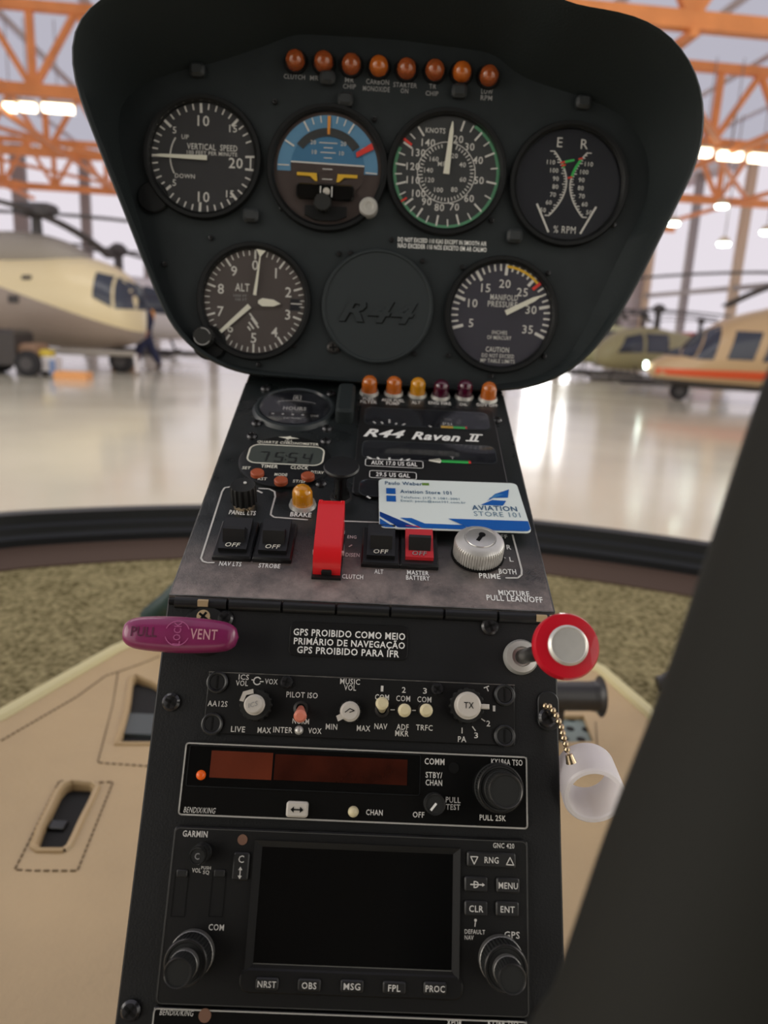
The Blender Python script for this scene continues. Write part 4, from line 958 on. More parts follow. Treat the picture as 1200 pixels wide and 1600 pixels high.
# upper warning lamps
def lamp(px, py, pl, m, label, group, r=.0062, h=.012, base='bezel', ring=.0012, z=0):
    t = Th('warning_lamp', label, 'warning lamp', pl, px, py, group=group, z=z)
    MB().rring([(r+ring*.1, 0), (r+ring*.1, .0022), (r+ring, .0022), (r+ring*1.6, 0)], 28).build('lamp_base', base, t)
    MB().dome(r, h, .0002).build('lens', m, t)
    MB().lathe([(r*.42, .0015), (r*.42, h*.42), (r*.2, h*.55)], 16).build('lamp_core', 'bulb', t); return t
UP = ['CLUTCH', 'cut-off MR', 'MR CHIP', 'CARBON MONOXIDE', 'STARTER ON', 'TR CHIP', None, 'LOW RPM']
for (px, py), nm in zip(((462, 95), (506, 97), (549, 101), (592, 104), (635, 108), (679, 110), (721, 113), (763, 119)), UP):
    lamp(px, py+2, PANP, 'amberdeep' if nm in ('CARBON MONOXIDE', None) else 'orlens', ('orange warning lamp above the %s caption' % nm) if nm else 'brighter orange warning lamp above a blank grey block', 'orange lamps along the top of the panel', .0066, .010)

# ------------------------------------------------------------------ centre console
cc = Th('center_console', 'black centre console with a sloping switch deck under the instrument panel', 'console', M=Matrix.Translation((0, 0, Z0)))
D = cc.on(MIDP); Lw = cc.on(LOWP)
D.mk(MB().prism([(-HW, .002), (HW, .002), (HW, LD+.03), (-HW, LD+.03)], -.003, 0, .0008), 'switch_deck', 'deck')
mb = MB()
for s_ in (-1, 1): mb.prism([(s_*HW, .002), (s_*HW, LD+.02), (s_*(HW-.002), LD+.02), (s_*(HW-.002), .002)][::-s_], -.10, -.0012)
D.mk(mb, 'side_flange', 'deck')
D.mk(MB().box((-HW+.0003, .115, -.0004), (.0007, .225, .0007)).box((HW-.0003, .115, -.0004), (.0007, .225, .0007)).box((0, .0024, -.0004), (2*HW, .0006, .0007)), 'pale_edge', 'edge', 'thin pale metal edge', smooth=0)  # thin strips paler than the deck along its sides and front
LB = -.42
Lw.mk(MB().prism([(-HW, LB), (HW, LB), (HW, .0002), (-HW, .0002)], -.003, 0, .0008), 'front_plate', 'lower')
mb = MB(); pp = [(0, -.003)]; zf = FZ-Z0
for s_ in (-1, 1):
    P = [LOWP.M(s_*(HW-.0012), -.008, -.003).translation, LOWP.M(s_*(HW-.0012), LB+.002, -.003).translation, Vector((s_*(HW-.0012), .20, zf)), Vector((s_*(HW-.0012), .24, .03+Z0-Z0))]
    P = [Vector((p.x, p.y, p.z-(Z0 if i < 2 else 0))) for i, p in enumerate(P)]
    P[1].z = max(P[1].z, zf)
    q = [p + Vector((-s_*.002, 0, 0)) for p in P]
    mb.add([tuple(v) for v in P+q], [(0, 1, 2, 3)[::s_], (7, 6, 5, 4)[::s_], (0, 4, 5, 1), (1, 5, 6, 2), (2, 6, 7, 3), (3, 7, 4, 0)])
mb.build('side_panel', 'lower', cc, smooth=0, recalc=True)
# piano hinge
HPRE = D.pre @ Matrix.Translation((0, -.003, -.0012)); mb = MB(); N = 7; segs = []
for i in range(N):
    a = -HW+.004+i*(2*HW-.006)/N; b = a+(2*HW-.006)/N-.0012; segs.append((a, b)); o = MB().tube([(a, .0012, .0002), (b, .0012, .0002)], .0030, 12).build('hinge_knuckle', 'plastic', cc, pre=HPRE)
MB().tube([(-HW+.001, .0012, .0002), (HW-.001, .0012, .0002)], .0014, 8).build('hinge_pin', 'dark', cc, pre=HPRE)
mb = MB()
for px in (319, 842, 862): x, y = D.L(px, 940 if px < 400 else 951); mb.box((x, -.0035, -.0005), (.005, .0024, .0030))
mb.build('hinge_wear', 'tan', cc, 'bare worn spots on the hinge', smooth=0)
for q in ((268, 1097), (205, 1578), (855, 1585), (765, 979)): screw(Lw, *q, r=.0042)
screw(Lw, 319, 964, r=.0040, m='tan'); screw(Lw, 352, 967, r=.004)
for q in ((415, 609), (517, 617), (401, 663), (511, 671), (394, 683), (509, 691), (501, 757), (776, 658)): screw(D, *q, r=.0036)
# decking lines and captions
def smoothpx(pts): return [D.L(*p, .0003) for p in pts]
lw = .0010
def outline(pts): D.mk(MB().pline(smoothpx(pts), lw, .0003), 'white_outline', 'grey', smooth=0)
outline([(334, 879), (324, 879), (317, 877), (314, 872), (347, 768), (351, 762), (363, 760)])
outline([(405, 763), (421, 764), (429, 768), (430, 776), (424, 798), (423, 804), (428, 808), (480, 812)])
outline([(533, 814), (590, 816), (640, 818)])
outline([(801, 836), (815, 890), (815, 898), (809, 903), (791, 903)])
def index_mark(a, b, w): D.mk(MB().line(D.L(*a), D.L(*b), w, .0003), 'index_mark', 'grey', smooth=0)
index_mark((402, 767), (410, 771), .0012)
for a, b in (((757, 886), (760, 892)), ((775, 881), (781, 887)), ((784, 870), (790, 873))): index_mark(a, b, .0008)
index_mark((545, 855), (550, 852), .0008); index_mark((538, 830), (537, 870), .0004)
D.caps([('PANEL LTS', 379, 801, 42, 7), ('BRAKE', 470, 804, 33, 7), ('NAV LTS', 360, 881, 35, 7), ('STROBE', 421, 884, 34, 7), ('MIXTURE', 803, 927, 48, 8), ('PULL LEAN/OFF', 804, 935.5, 87, 9), ('CLUTCH', 551, 901, 33, 7), ('ALT', 592, 893, 14, 7), ('MASTER', 653, 895, 34, 7), ('BATTERY', 653, 903, 37, 7), ('PRIME', 765, 900, 33, 8), ('BOTH', 793, 893, 27, 8)], bold=.03)
D.caps([('L', 799, 874, 6, 7), ('R', 795, 855, 7, 7), ('OFF', 783, 838, 19, 6), ('ENG', 550, 839, 14, 5), ('DISEN', 551, 867, 22, 6)], bold=.02)
D.caps([('FUEL', 576, 623, 18, 4), ('FILTER', 576, 628, 26, 4.5), ('AUX FUEL', 614, 625.5, 36, 4.5), ('PUMP', 614, 630.5, 21, 4.5), ('ALT', 650, 629, 14, 4.5), ('ENG FIRE', 687, 630, 35, 4.5), ('OIL', 724, 632, 12, 4.5), ('GOV OFF', 761, 633, 33, 4.5)], m='grey', bold=.03)
x, y, w, h = D.R(540, 640, 27, 44); mb = MB().prism(rrect(w, h, .003, 3, x, y), 0, .011, .002); D.mk(mb, 'post_light', 'hood')
# lower warning lamps
for (px, py), m, nm in zip(((577, 614), (615, 615), (652, 617), (688, 620), (725, 620), (762, 624)), ('amberdeep', 'amberdeep', 'amber', 'maroon', 'maroon', 'amberdeep'), ('orange warning lamp above FUEL FILTER', 'orange warning lamp above AUX FUEL PUMP', 'amber warning lamp above the ALT caption on the deck', 'dark maroon warning lamp above ENG FIRE', 'dark maroon warning lamp above OIL', 'orange warning lamp above GOV OFF')):
    lamp(px, py, MIDP, m, nm, 'dome lamps along the top of the deck', .0057, .0135, 'alu', .0009)
lamp(473, 789, MIDP, 'amber', 'large amber dome lamp above the BRAKE caption', None, .0060, .0135, 'alu', .0012)
# hour meter
t = Th('hour_meter', 'round black hour meter at the top left of the deck', 'gauge', MIDP, 461, 640)
R = .0255
MB().lathe([(R, 0), (R, .0012)], 48).build('dial_face', 'rface', t); MB().rring([(R-.001, 0), (R-.001, .0022), (R+.0004, .0030), (R+.0022, .0026), (R+.0038, 0)], 56).build('bezel', mat('bezel_grey', rgb(44, 50, 52), .4), t)
mb = MB().text('HOURS', 0, -.001, .016, .0048, ZM, bold=.03); mb.pline([(.014*math.cos(a/10), .006+.004*math.sin(a/10)) for a in range(3, 29, 2)], .0006, ZM)
for i in range(4): mb.box((-.014+.0068*i, -.0095, ZM), (.0016, .0012, .0002))
mb.text('1/10', .0145, -.010, .005, .003, ZM); mb.text('ELECTRONIC', 0, -.0145, .012, .0022, ZM); mb.text('R', 0, .0145, .0026, .0042, ZM); mb.pline(rrect(.005, .0065, .0005, 2, 0, .0145), .0005, ZM, True)
mb.build('dial_markings', 'grey', t, smooth=0); MB().prism(rrect(.034, .006, .0006, 2, 0, -.0095), .0011, .0013).build('counter_window', 'dark', t); glass(t, R-.001, .003)
# chronometer
t = Th('quartz_chronometer', 'digital chronometer with three brown buttons on the deck', 'clock', MIDP, 446, 723)
R = .0275
MB().lathe([(R+.0012, 0), (R+.0012, .0018), (R, .0026)], 56).build('body', 'bezel', t)
x, y, w, h = t.R(447, 710, 118, 29, .003); zz = .0028
MB().prism(rrect(w, h, .006, 5, x, y), .0025, .0027).build('display', 'lcd', t)
mb = MB().pline(rrect(w, h, .006, 5, x, y), .0010, zz, True); mb.build('display_outline', 'lume', t, smooth=0)
SEG = {'7': 'abc', '5': 'afgcd', '4': 'fgbc'}
mb = MB()
def digit(ch, cx, cy, dw, dh):
    P = {'a': ((-1, 1), (1, 1)), 'b': ((1, 1), (1, 0)), 'c': ((1, 0), (1, -1)), 'd': ((-1, -1), (1, -1)), 'e': ((-1, 0), (-1, -1)), 'f': ((-1, 1), (-1, 0)), 'g': ((-1, 0), (1, 0))}
    for s_ in SEG[ch]: (a, b), (c, d) = P[s_]; mb.line((cx+a*dw/2*.9+b*.0004, cy+b*dh/2*.92), (cx+c*dw/2*.9+d*.0004, cy+d*dh/2*.92), .0012, zz)
for ch, dx in (('7', -.0135), ('5', -.0040), ('5', .0045), ('4', .0135)): digit(ch, x+dx, y-.003, .0052, .011)
for dy in (-.0055, -.001): mb.box((x+.0003, y+dy, zz), (.0010, .0012, .0001))
mb.build('display_digits', 'lcdink', t, smooth=0)
for tx, px, py, w_, h_ in (('QUARTZ CHRONOMETER', 450, 692.5, 97, 4.5), ('LC-2', 451, 688.6, 11, 3), ('TIMER', 421, 728.5, 27, 5), ('CLOCK', 468, 730.5, 28, 5.5), ('SET', 385, 731, 13, 4.5), ('RST', 410, 748, 14, 4.5), ('MODE', 439, 741.5, 20, 4.5), ('ST/SP', 468, 752, 21, 4.5), ('DT/AV', 496, 738, 20, 4.5)): t.cap(tx, px, py, w_, h_, .0029, 'lume', bold=.03)
mb = MB(); x, y = t.L(451, 684, .0029); mb.poly([(x-.007, y+.0004), (x-.001, y+.0012), (x+.001, y+.0022), (x+.0015, y+.001), (x+.007, y-.0004), (x+.001, y-.0012), (x-.001, y-.0022), (x-.0015, y-.001)][::-1], .0029).build('maker_emblem', 'lume', t, smooth=0)
for px, py in ((402, 739), (439, 751), (481, 744)):
    x, y = t.L(px, py, .004); lathe_knob(t, 'push_button', x, y, kprof(.0040, .0024, .0052, .0006), 'btn', label='brown orange push button')
# engine gauge cluster
t = Th('engine_gauge_cluster', 'flat black engine gauge cluster with white model lettering on the deck', 'gauge cluster', MIDP, 665, 705)
a, b = t.L(562, 634), t.L(768, 636); c = t.L(775, 786)
w = b[0]-a[0]; hh = a[1]-c[1]; MB().prism(rrect(w, hh, .004, 4, a[0]+w/2, a[1]-hh/2), 0, .002, .0008).build('bezel_plate', 'plastic', t); CX = a[0]+w/2
for cy, h_, w_ in ((654, 27, .086), (706, 28, .086), (766, 26, .086)):
    x, y, ww, hh_ = t.R(658, cy, 180, h_, .002); MB().prism(rrect(w_, hh_, .005, 4, CX, y), .0019, .0022).build('gauge_window', 'rface', t); MB().prism(rrect(w_-.001, hh_-.001, .005, 4, CX, y), .0026, .0029).build('window_glass', 'glass', t); MB().pline(rrect(w_, hh_, .005, 4, CX, y), .0007, .0023, True).build('window_edge', mat('edge_grey', rgb(58, 62, 64), .4), t)
Z2 = .0024
for grp in (((585, 660, -35, 5), (597, 660.5, -20, 5), (608.5, 658, 0, 8), (619, 662, 20, 4), (631, 663, 40, 5)), ((672, 666, -50, 4),), ((577, 715, -55, 6), (591, 716, -25, 5), (608.5, 717, 0, 6), (627, 718, 30, 5), (638, 718, 48, 5)), ((576, 777, -45, 5),)):
    mb = MB()
    for px, py, an, L_ in grp: x, y = t.L(px, py, Z2); q = math.radians(90-an); l_ = L_*.0003; mb.line((x-l_*math.cos(q), y-l_*math.sin(q)), (x+l_*math.cos(q), y+l_*math.sin(q)), .0013, Z2)
    mb.build('dial_markings', 'white', t, smooth=0)
def barpx(px0, px1, py, m, nm, h_=3.2, Z=Z2):
    x, y, w_, hh_ = t.R((px0+px1)/2, py, px1-px0, h_, Z); MB().prism(rrect(w_, hh_, 0, 1, x, y), Z-.0002, Z).build(nm, m, t, smooth=0)
barpx(689, 708, 667, 'yellow', 'yellow_band'); barpx(708, 727, 668, 'green', 'green_band'); barpx(727, 730, 668, 'red', 'limit_line'); barpx(685, 732, 721, 'green', 'green_band', 4); barpx(732, 736, 722, 'red', 'limit_line', 4)
x, y = t.L(680, 720, Z2); MB().poly([(x-.004, y+.0008), (x+.003, y+.0028), (x+.004, y), (x+.003, y-.0028), (x-.004, y-.0008)][::-1], Z2+.0002).build('pointer', 'lume', t, smooth=0)
t.cap('PSI', 699, 662.5, 14, 4, Z2, 'grey'); t.cap('T', 707, 715.5, 7, 4, Z2, 'grey')
for tx, px, py, w_, h_ in (('R44', 601, 677, 66, 12.5), ('Raven', 681, 682, 76, 12.5), ('II', 741, 684, 18, 11)): t.cap(tx, px, py, w_, h_, Z2, 'white', .38, .045, 'model_lettering')
x, y, ww, hh_ = t.R(741, 684, 20, 11, Z2); MB().box((x+hh_*.19, y+hh_*.46, Z2), (ww, hh_*.14, .0002)).box((x-hh_*.19, y-hh_*.46, Z2), (ww, hh_*.14, .0002)).build('model_lettering', 'white', t, smooth=0)
for tx, px, py, w_, bw in (('AUX 17.0 US GAL', 616, 724.5, 72, 90), ('29.5 US GAL', 614, 742.5, 53, 73)):
    x, y, ww, hh_ = t.R(px, py, bw, 11, Z2); mb = MB().prism(rrect(ww, hh_, .0015, 3, x, y), Z2-.0003, Z2); o = mb.build('tank_label', 'sticker', t)
    MB().pline(rrect(ww, hh_, .0015, 3, x, y), .00045, Z2+.0002, True).build('label_border', 'white', o, smooth=0)
    x, y, ww, hh_ = t.R(px, py, w_, 6.5, Z2); MB().text(tx, x, y, ww, hh_, Z2+.0002, 0, .03).build('label_text', 'white', o, smooth=0)
# panel light dimmer
t = Th('dimmer_knob', 'black fluted dimmer knob above PANEL LTS', 'knob', MIDP, 382, 790)
MB().lathe([(.0062, 0), (.0062, .003)], 24).build('knob_base', 'brass', t); MB().lathe([(.0074, .003), (.0074, .0135), (.0068, .0145), (.006, .0142)], 24, None, (15, .12, 0, 1)).build('knob', 'rubber', t)
MB().lathe([(.0009, .0143), (.0009, .0149)], 10, Matrix.Translation((.001, .002, 0))).build('index_dot', 'grey', t)
# mushroom pull knob
t = Th('pull_knob', 'black mushroom pull knob beside the gauge cluster', 'knob', MIDP, 533, 777)
MB().lathe([(.0050, 0), (.0048, .004), (.0042, .006), (.0042, .017), (.005, .0185)], 28).build('stem', 'gloss', t); MB().lathe([(.004, .0180), (.0098, .0195), (.0103, .0210), (.0098, .0222), (.004, .0226), (.0001, .0226)], 40).build('knob_cap', 'plastic', t)
MB().rring([(.0052, 0), (.0052, .0012), (.0064, .0010), (.0066, 0)], 28).build('collar', 'steel', t)
# guarded clutch switch
t = Th('guarded_switch', 'red guarded clutch switch in the middle of the deck', 'switch', MIDP, 510, 902)
prof = [(.000, .001), (.001, .0085), (.004, .0125), (.010, .0150), (.024, .0190), (.0335, .0215), (.0375, .0210), (.0380, .0185), (.0370, .006), (.036, .001)]
hwg = .0070; n = len(prof); vs = [(-hwg, v, z) for v, z in prof]+[(hwg, v, z) for v, z in prof]
ins = [(-hwg+.0012, v, z+.0006) for v, z in prof]
fs = [tuple(range(n)), tuple(range(2*n-1, n-1, -1))] + [(i, n+i, n+(i+1) % n, (i+1) % n) for i in range(n)]
MB().add(vs, fs).build('guard_cover', 'guard', t, 'bright red hinged guard', recalc=True)
MB().box((-.0058, .0368, .0206), (.0020, .0026, .0016), .0005).box((.0058, .0368, .0206), (.0020, .0026, .0016), .0005).build('guard_lip', 'guard', t)
MB().box((0, .0006, .0026), (.0052, .0024, .0044), .0006).box((0, .016, .0008), (.0150, .036, .0016)).build('switch_base', 'plastic', t)
MB().lathe([(.0015, -.0082), (.0015, .0082)], 12, Matrix.Translation((0, .014, .0045)) @ Matrix.Rotation(PI/2, 4, 'Y')).build('guard_hinge_pin', 'alu', t)
MB().tube([(0, .020, .001), (0, .022, .012)], [.0026, .002], 12).build('toggle', 'alu', t)
# rocker switches
def rocker(px, py, label, cap, red=False, wpx=52):
    t = Th('rocker_switch', label, 'switch', M=MIDP.M(px, py), group='rocker switches on the deck'); w, h = .0203, .0305
    MB().prism(rrect(w, h, .0006, 2), 0, .0030, .0008).build('bezel', 'plastic', t)
    # rocker: slopes down towards the viewer
    a, b = -h/2+.004, h/2-.003; vs = []; ww = w/2-.0028
    for x in (-ww, ww): vs += [(x, a, .002), (x, b, .002), (x, b, .0075), (x, -.004, .0058), (x, a, .0052)]
    MB().add(vs, [(0, 4, 3, 2, 1), (5, 6, 7, 8, 9), (0, 1, 6, 5), (1, 2, 7, 6), (2, 3, 8, 7), (3, 4, 9, 8), (4, 0, 5, 9)]).build('rocker', 'rocker_red' if red else 'plastic', t, recalc=True)
    lv = MB(); vs = []
    for x in (-ww+.0016, ww-.0016): vs += [(x, -.0066, .0054), (x, -.0036, .0122), (x, -.0022, .0128), (x, .0036, .0066), (x, .0020, .0056)]
    lv.add(vs, [(0, 1, 2, 3, 4), (9, 8, 7, 6, 5), (0, 5, 6, 1), (1, 6, 7, 2), (2, 7, 8, 3), (3, 8, 9, 4), (4, 9, 5, 0)]).build('lever_tab', 'plastic', t, recalc=True)
    mb = MB(); sl = math.atan2(.0012, .0127); mb.add(*(lambda q: (q[0], q[1]))((lambda vf: ([(p[0]*.0078, -.0088+p[1]*.0034, .0058) for p in vf[0]], vf[1]))(font_mesh('OFF', .15, .02))))
    mb.build('off_lettering', 'dim' if red else 'lume', t, smooth=0); return t
rocker(-.0694, .0443, 'black rocker switch reading OFF above NAV LTS', 1)
rocker(-.0485, .0443, 'black rocker switch reading OFF above STROBE', 1)
rocker(.0080, .0443, 'black rocker switch reading OFF above the ALT caption', 1)
rocker(.0283, .0443, 'red rocker switch reading OFF above MASTER BATTERY', 1, True)
# ignition key switch
t = Th('ignition_switch', 'round silver ignition key switch beside the PRIME and BOTH captions', 'switch', MIDP, 746, 868)
MB().lathe([(.0142, 0), (.0142, .0008)], 40).build('base_disc', 'dark', t)
MB().lathe([(.0134, .001), (.0134, .0085), (.0128, .0100), (.0105, .0116), (.0086, .0122), (.0084, .0118), (.0080, .0118)], 48, None, (60, .035, 0, 1)).build('knurled_body', 'alu', t)
MB().lathe([(.0080, .0116), (.0076, .0124), (.004, .0127)], 40).build('lock_cylinder', 'chrome', t)
MB().box((0, 0, .0127), (.0020, .0068, .0004), M=rotz(math.radians(-28))).lathe([(.0018, .0126), (.0018, .0130)], 14, rotz(math.radians(-28)) @ Matrix.Translation((0, .0024, 0))).build('key_slot', 'dark', t)
# business card
cd_c = [(592, 748), (810, 755), (828, 832), (592, 824)]
hs = [.0036, .0036, .0074, .0074]
PT = [MIDP.M(*MIDP.uv(*p, z), z).translation for p, z in zip(cd_c, hs)]
org = (PT[0]+PT[1]+PT[2]+PT[3])/4; ex = ((PT[1]-PT[0])+(PT[2]-PT[3])).normalized(); ey = ((PT[0]-PT[3])+(PT[1]-PT[2])); ey = (ey-ex*ey.dot(ex)).normalized(); ez = ex.cross(ey)
t = Th('business_card', 'white and blue business card lying on the deck above the key switch', 'card', M=Matrix(((ex.x, ey.x, ez.x, org.x), (ex.y, ey.y, ez.y, org.y), (ex.z, ey.z, ez.z, org.z), (0, 0, 0, 1))))
cw_ = ((PT[1]-PT[0]).length+(PT[2]-PT[3]).length)/2; ch_ = ((PT[0]-PT[3]).length+(PT[1]-PT[2]).length)/2
MB().prism(rrect(cw_, ch_, .0035, 6), -.0008, 0, .0001).build('card_sheet', 'cardw', t)
def cq(fx, fy): return (-cw_/2+cw_*fx, ch_/2-ch_*fy)
zc = .0002
MB().poly([cq(.005, .70), cq(.21, .965), cq(.12, .985), cq(.005, .75)][::-1], zc).poly([cq(.005, .70), cq(.26, .99), cq(.13, .99), cq(.005, .79)][::-1], zc).build('navy_stripe', 'cardd', t, smooth=0)
MB().poly([cq(.005, .83), cq(.10, .99), cq(.04, .99), cq(.005, .95)][::-1], zc).poly([cq(.14, .81), cq(.215, .81), cq(.30, .905), cq(.55, .91), cq(.59, .99), cq(.28, .99)][::-1], zc+.0001).build('blue_stripe', 'cardb', t, smooth=0)
MB().poly([cq(.46, .80), cq(.995, .80), cq(.995, .95), cq(.97, .99), cq(.61, .99)][::-1], zc+.0002).build('blue_band', 'cardb', t, smooth=0)
def ct(tx, fx0, fx1, fy, fh, m, nm, bold=.01):
    x0, y0 = cq(fx0, fy); x1, _ = cq(fx1, fy); MB().text(tx, (x0+x1)/2, y0, x1-x0, ch_*fh, zc, 0, bold).build(nm, m, t, smooth=0)
ct('Paulo Weber', .045, .31, .095, .075, 'cardt', 'card_text', .02); ct('Aviation Store 101', .15, .51, .27, .075, 'cardt', 'card_text', .02); ct('Telefone: (17) 9 1081-3001', .15, .56, .40, .06, 'cardg', 'card_text'); ct('Email: paulo@avst101.com.br', .15, .60, .47, .06, 'cardg', 'card_text')
ct('AVIATION', .635, .945, .56, .10, 'cardt', 'card_lettering', .02); ct('STORE 101', .64, .955, .68, .095, 'cardg', 'card_lettering', 0)
x, y = cq(.335, .095); MB().box((x, y, zc), (cw_*.05, ch_*.05, .0001)).build('flag_mark', mat('flag_green', rgb(110, 150, 60), .5), t, smooth=0)
for fy in (.27, .43): x, y = cq(.085, fy); MB().box((x, y, zc), (cw_*.065, ch_*.12, .0001)).build('blue_square', 'cardb', t, smooth=0)
MB().poly([cq(.70, .50), cq(.79, .39), cq(.885, .40), cq(.855, .50)][::-1], zc).poly([cq(.75, .42), cq(.82, .26), cq(.93, .15), cq(.905, .33), cq(.80, .345)][::-1], zc).build('emblem_fin', 'cardb', t, smooth=0)
MB().poly([cq(.765, .37), cq(.83, .26), cq(.885, .27), cq(.80, .35)][::-1], zc+.0001).build('emblem_fin_light', mat('card_mid_blue', rgb(70, 140, 200), .4), t, smooth=0)

# ------------------------------------------------------------------ lower face: placard, vent handle, mixture knob
t = Th('placard', 'small black warning placard with white text under the deck', 'placard', LOWP, 545, 1004)
x, y, w, h = t.R(545, 1003, 185, 54); MB().prism(rrect(w, h, .003, 4, x, y+.0005), 0, .0006, .0002).build('placard_plate', 'sticker', t)
for tx, px, py, w_, h_ in (('GPS PROIBIDO COMO MEIO', 546, 991, 175, 11), ('PRIMÁRIO DE NAVEGAÇÃO', 546, 1005, 174, 15.5), ('GPS PROIBIDO PARA IFR', 544, 1018.5, 160, 11)): t.cap(tx, px, py, w_, h_, .0008, 'white', bold=.03)
t = Th('vent_handle', 'purple oval vent pull handle at the upper left of the console', 'handle', LOWP, 300, 985)
zh = .026; x0, y0 = t.L(184, 989, zh); x1, y1 = t.L(370, 990, zh); xm, ym = (x0+x1)/2, (y0+y1)/2; hl = (x1-x0)/2
ang = math.atan2(t.L(370, 993, zh)[1]-t.L(184, 985, zh)[1], x1-x0)
mb = MB(); vs = []; fs = []; NS, NK = 36, 24
for i in range(NS+1):
    q = -1+2*i/NS; e = max(.001, (1-abs(q)**9)**.5); hh_ = .0082*e*(1-.20*q*q)*(1 if q < 0 else 1-.06*q); dd = .0062*e
    for k_ in range(NK):
        a = 2*PI*k_/NK; c, s_ = math.cos(a), math.sin(a); vs.append((q*hl, hh_*math.copysign(abs(c)**.8, c), dd*math.copysign(abs(s_)**.8, s_)))
for i in range(NS):
    for k_ in range(NK): fs.append((i*NK+k_, i*NK+(k_+1) % NK, (i+1)*NK+(k_+1) % NK, (i+1)*NK+k_))
fs += [tuple(range(NK)), tuple(NS*NK+k_ for k_ in range(NK))]
HM = Matrix.Translation((xm, ym, zh-.006)) @ rotz(ang)
o = mb.add(vs, fs, HM).build('grip', 'purple', t, recalc=True)
zt = .0064
def htext(s_, fx, w_, h_, rot=0): return MB().text(s_, fx*hl, 0, w_, h_, zt, 0, .02, rot)
mb = htext('PULL', -.56, .0115, .0044); mb.build('pull_lettering', mat('engraved_purple', rgb(90, 30, 60), .5), o, pre=HM, smooth=0)
mb = htext('VENT', .45, .0120, .0046); mb.build('vent_lettering', mat('engraved_pink', rgb(206, 150, 160), .5), o, pre=HM, smooth=0)
mb = MB().text('LOCK', 0, 0, .010, .0034, zt, 0, .01, PI/2); mb.arc(.0052, .0056, 20, 160, zt).arc(.0052, .0056, 200, 340, zt); mb.build('lock_lettering', mat('engraved_mauve', rgb(180, 90, 140), .5), o, pre=HM, smooth=0)
xs_, ys_ = t.L(322, 985); MB().tube([(xs_, ys_, 0), (xm+.006, ym, zh-.006)], .004, 12).build('stem', 'steel', t)
MB().rring([(.006, 0), (.006, .002), (.011, .002), (.0125, 0)], 28, Matrix.Translation((xs_, ys_, 0))).build('collar', 'lower', t)
# mixture
t = Th('mixture_knob', 'red mixture pull knob with a silver centre at the upper right of the console', 'knob', LOWP, 813, 1027)
MB().lathe([(.0084, 0), (.0084, .002), (.0074, .0042), (.0048, .0046), (.0044, .003)], 32).build('collar', 'alu', t)
zk = .056; xk, yk = t.L(886, 1009, zk); ax_ = (Vector((xk, yk, zk))).normalized()
MB().tube([(0, 0, 0), tuple(ax_*.054)], .0035, 16).build('rod', 'steel', t)
rk = (t.L(938, 1009, zk)[0]-t.L(834, 1009, zk)[0])/2
KM = Matrix.Translation((xk, yk, zk))
MB().lathe([(rk*.30, -.012), (rk*.40, -.008), (rk*.86, -.0066), (rk, -.0040), (rk, -.0012), (rk*.94, .0004), (rk*.60, .0008)], 56, KM).build('red_disc', 'knobred', t)
MB().lathe([(rk*.60, .0004), (rk*.60, .0022), (rk*.53, .0032), (rk*.50, .0026), (rk*.46, .0026)], 44, KM).build('lock_button', 'alu', t, 'silver lock button')
# guard sleeve on a bead chain
pa_ = [(852, 1103), (858, 1104), (864, 1110), (869, 1118), (873, 1127), (877, 1136), (879, 1145), (881, 1153), (884, 1162), (886, 1171), (889, 1179)]
hh_ = [.0045, .006, .007, .008, .009, .010, .011, .012, .013, .014, .015]
P3_ = [LOWP.M(*LOWP.uv(*p, z), z).translation for p, z in zip(pa_, hh_)]
t = Th('bead_chain', 'short brass bead chain hanging at the right edge of the console', 'chain', M=Matrix.Translation(P3_[0]))
Q = [p-P3_[0] for p in P3_]
MB().tube([tuple(q) for q in Q], .0005, 6).build('link_wire', 'brass', t)
for a, b in zip(Q[:-1], Q[1:]):
    MB().lathe([(1e-6, -.0015), (.0011, -.0011), (.0015, 0), (.0011, .0011), (1e-6, .0015)], 12, Matrix.Translation(a)).build('bead', 'brass', t)
MB().tube([tuple(Q[-1]), tuple(Q[-1]+Vector((.0012, -.001, -.0035)))], [.0016, .0024], 12).build('end_clasp', 'brass', t)
x, y = Lw.L(856, 1111); mb = MB().prism(rrect(.010, .018, .0045, 5, x, y), 0, .0014, .0004); Lw.mk(mb, 'chain_plate', 'plastic'); screw(Lw, 855, 1121, r=.0044, z=.0014)
A = nearp(928, 1243, .332); B = nearp(911, 1194, .356)
dv = (A-B).normalized(); ro = .0140
t = Th('guard_sleeve', 'white translucent plastic sleeve hanging from the bead chain', 'sleeve', M=Matrix.Translation(B) @ align(dv))
L_ = (A-B).length
MB().rring([(ro, .004), (ro, L_), (ro-.0008, L_+.0008), (ro-.0024, L_+.0008), (ro-.0030, L_), (ro-.0030, .006), (ro-.004, .004)], 56).build('sleeve_tube', 'ring', t)

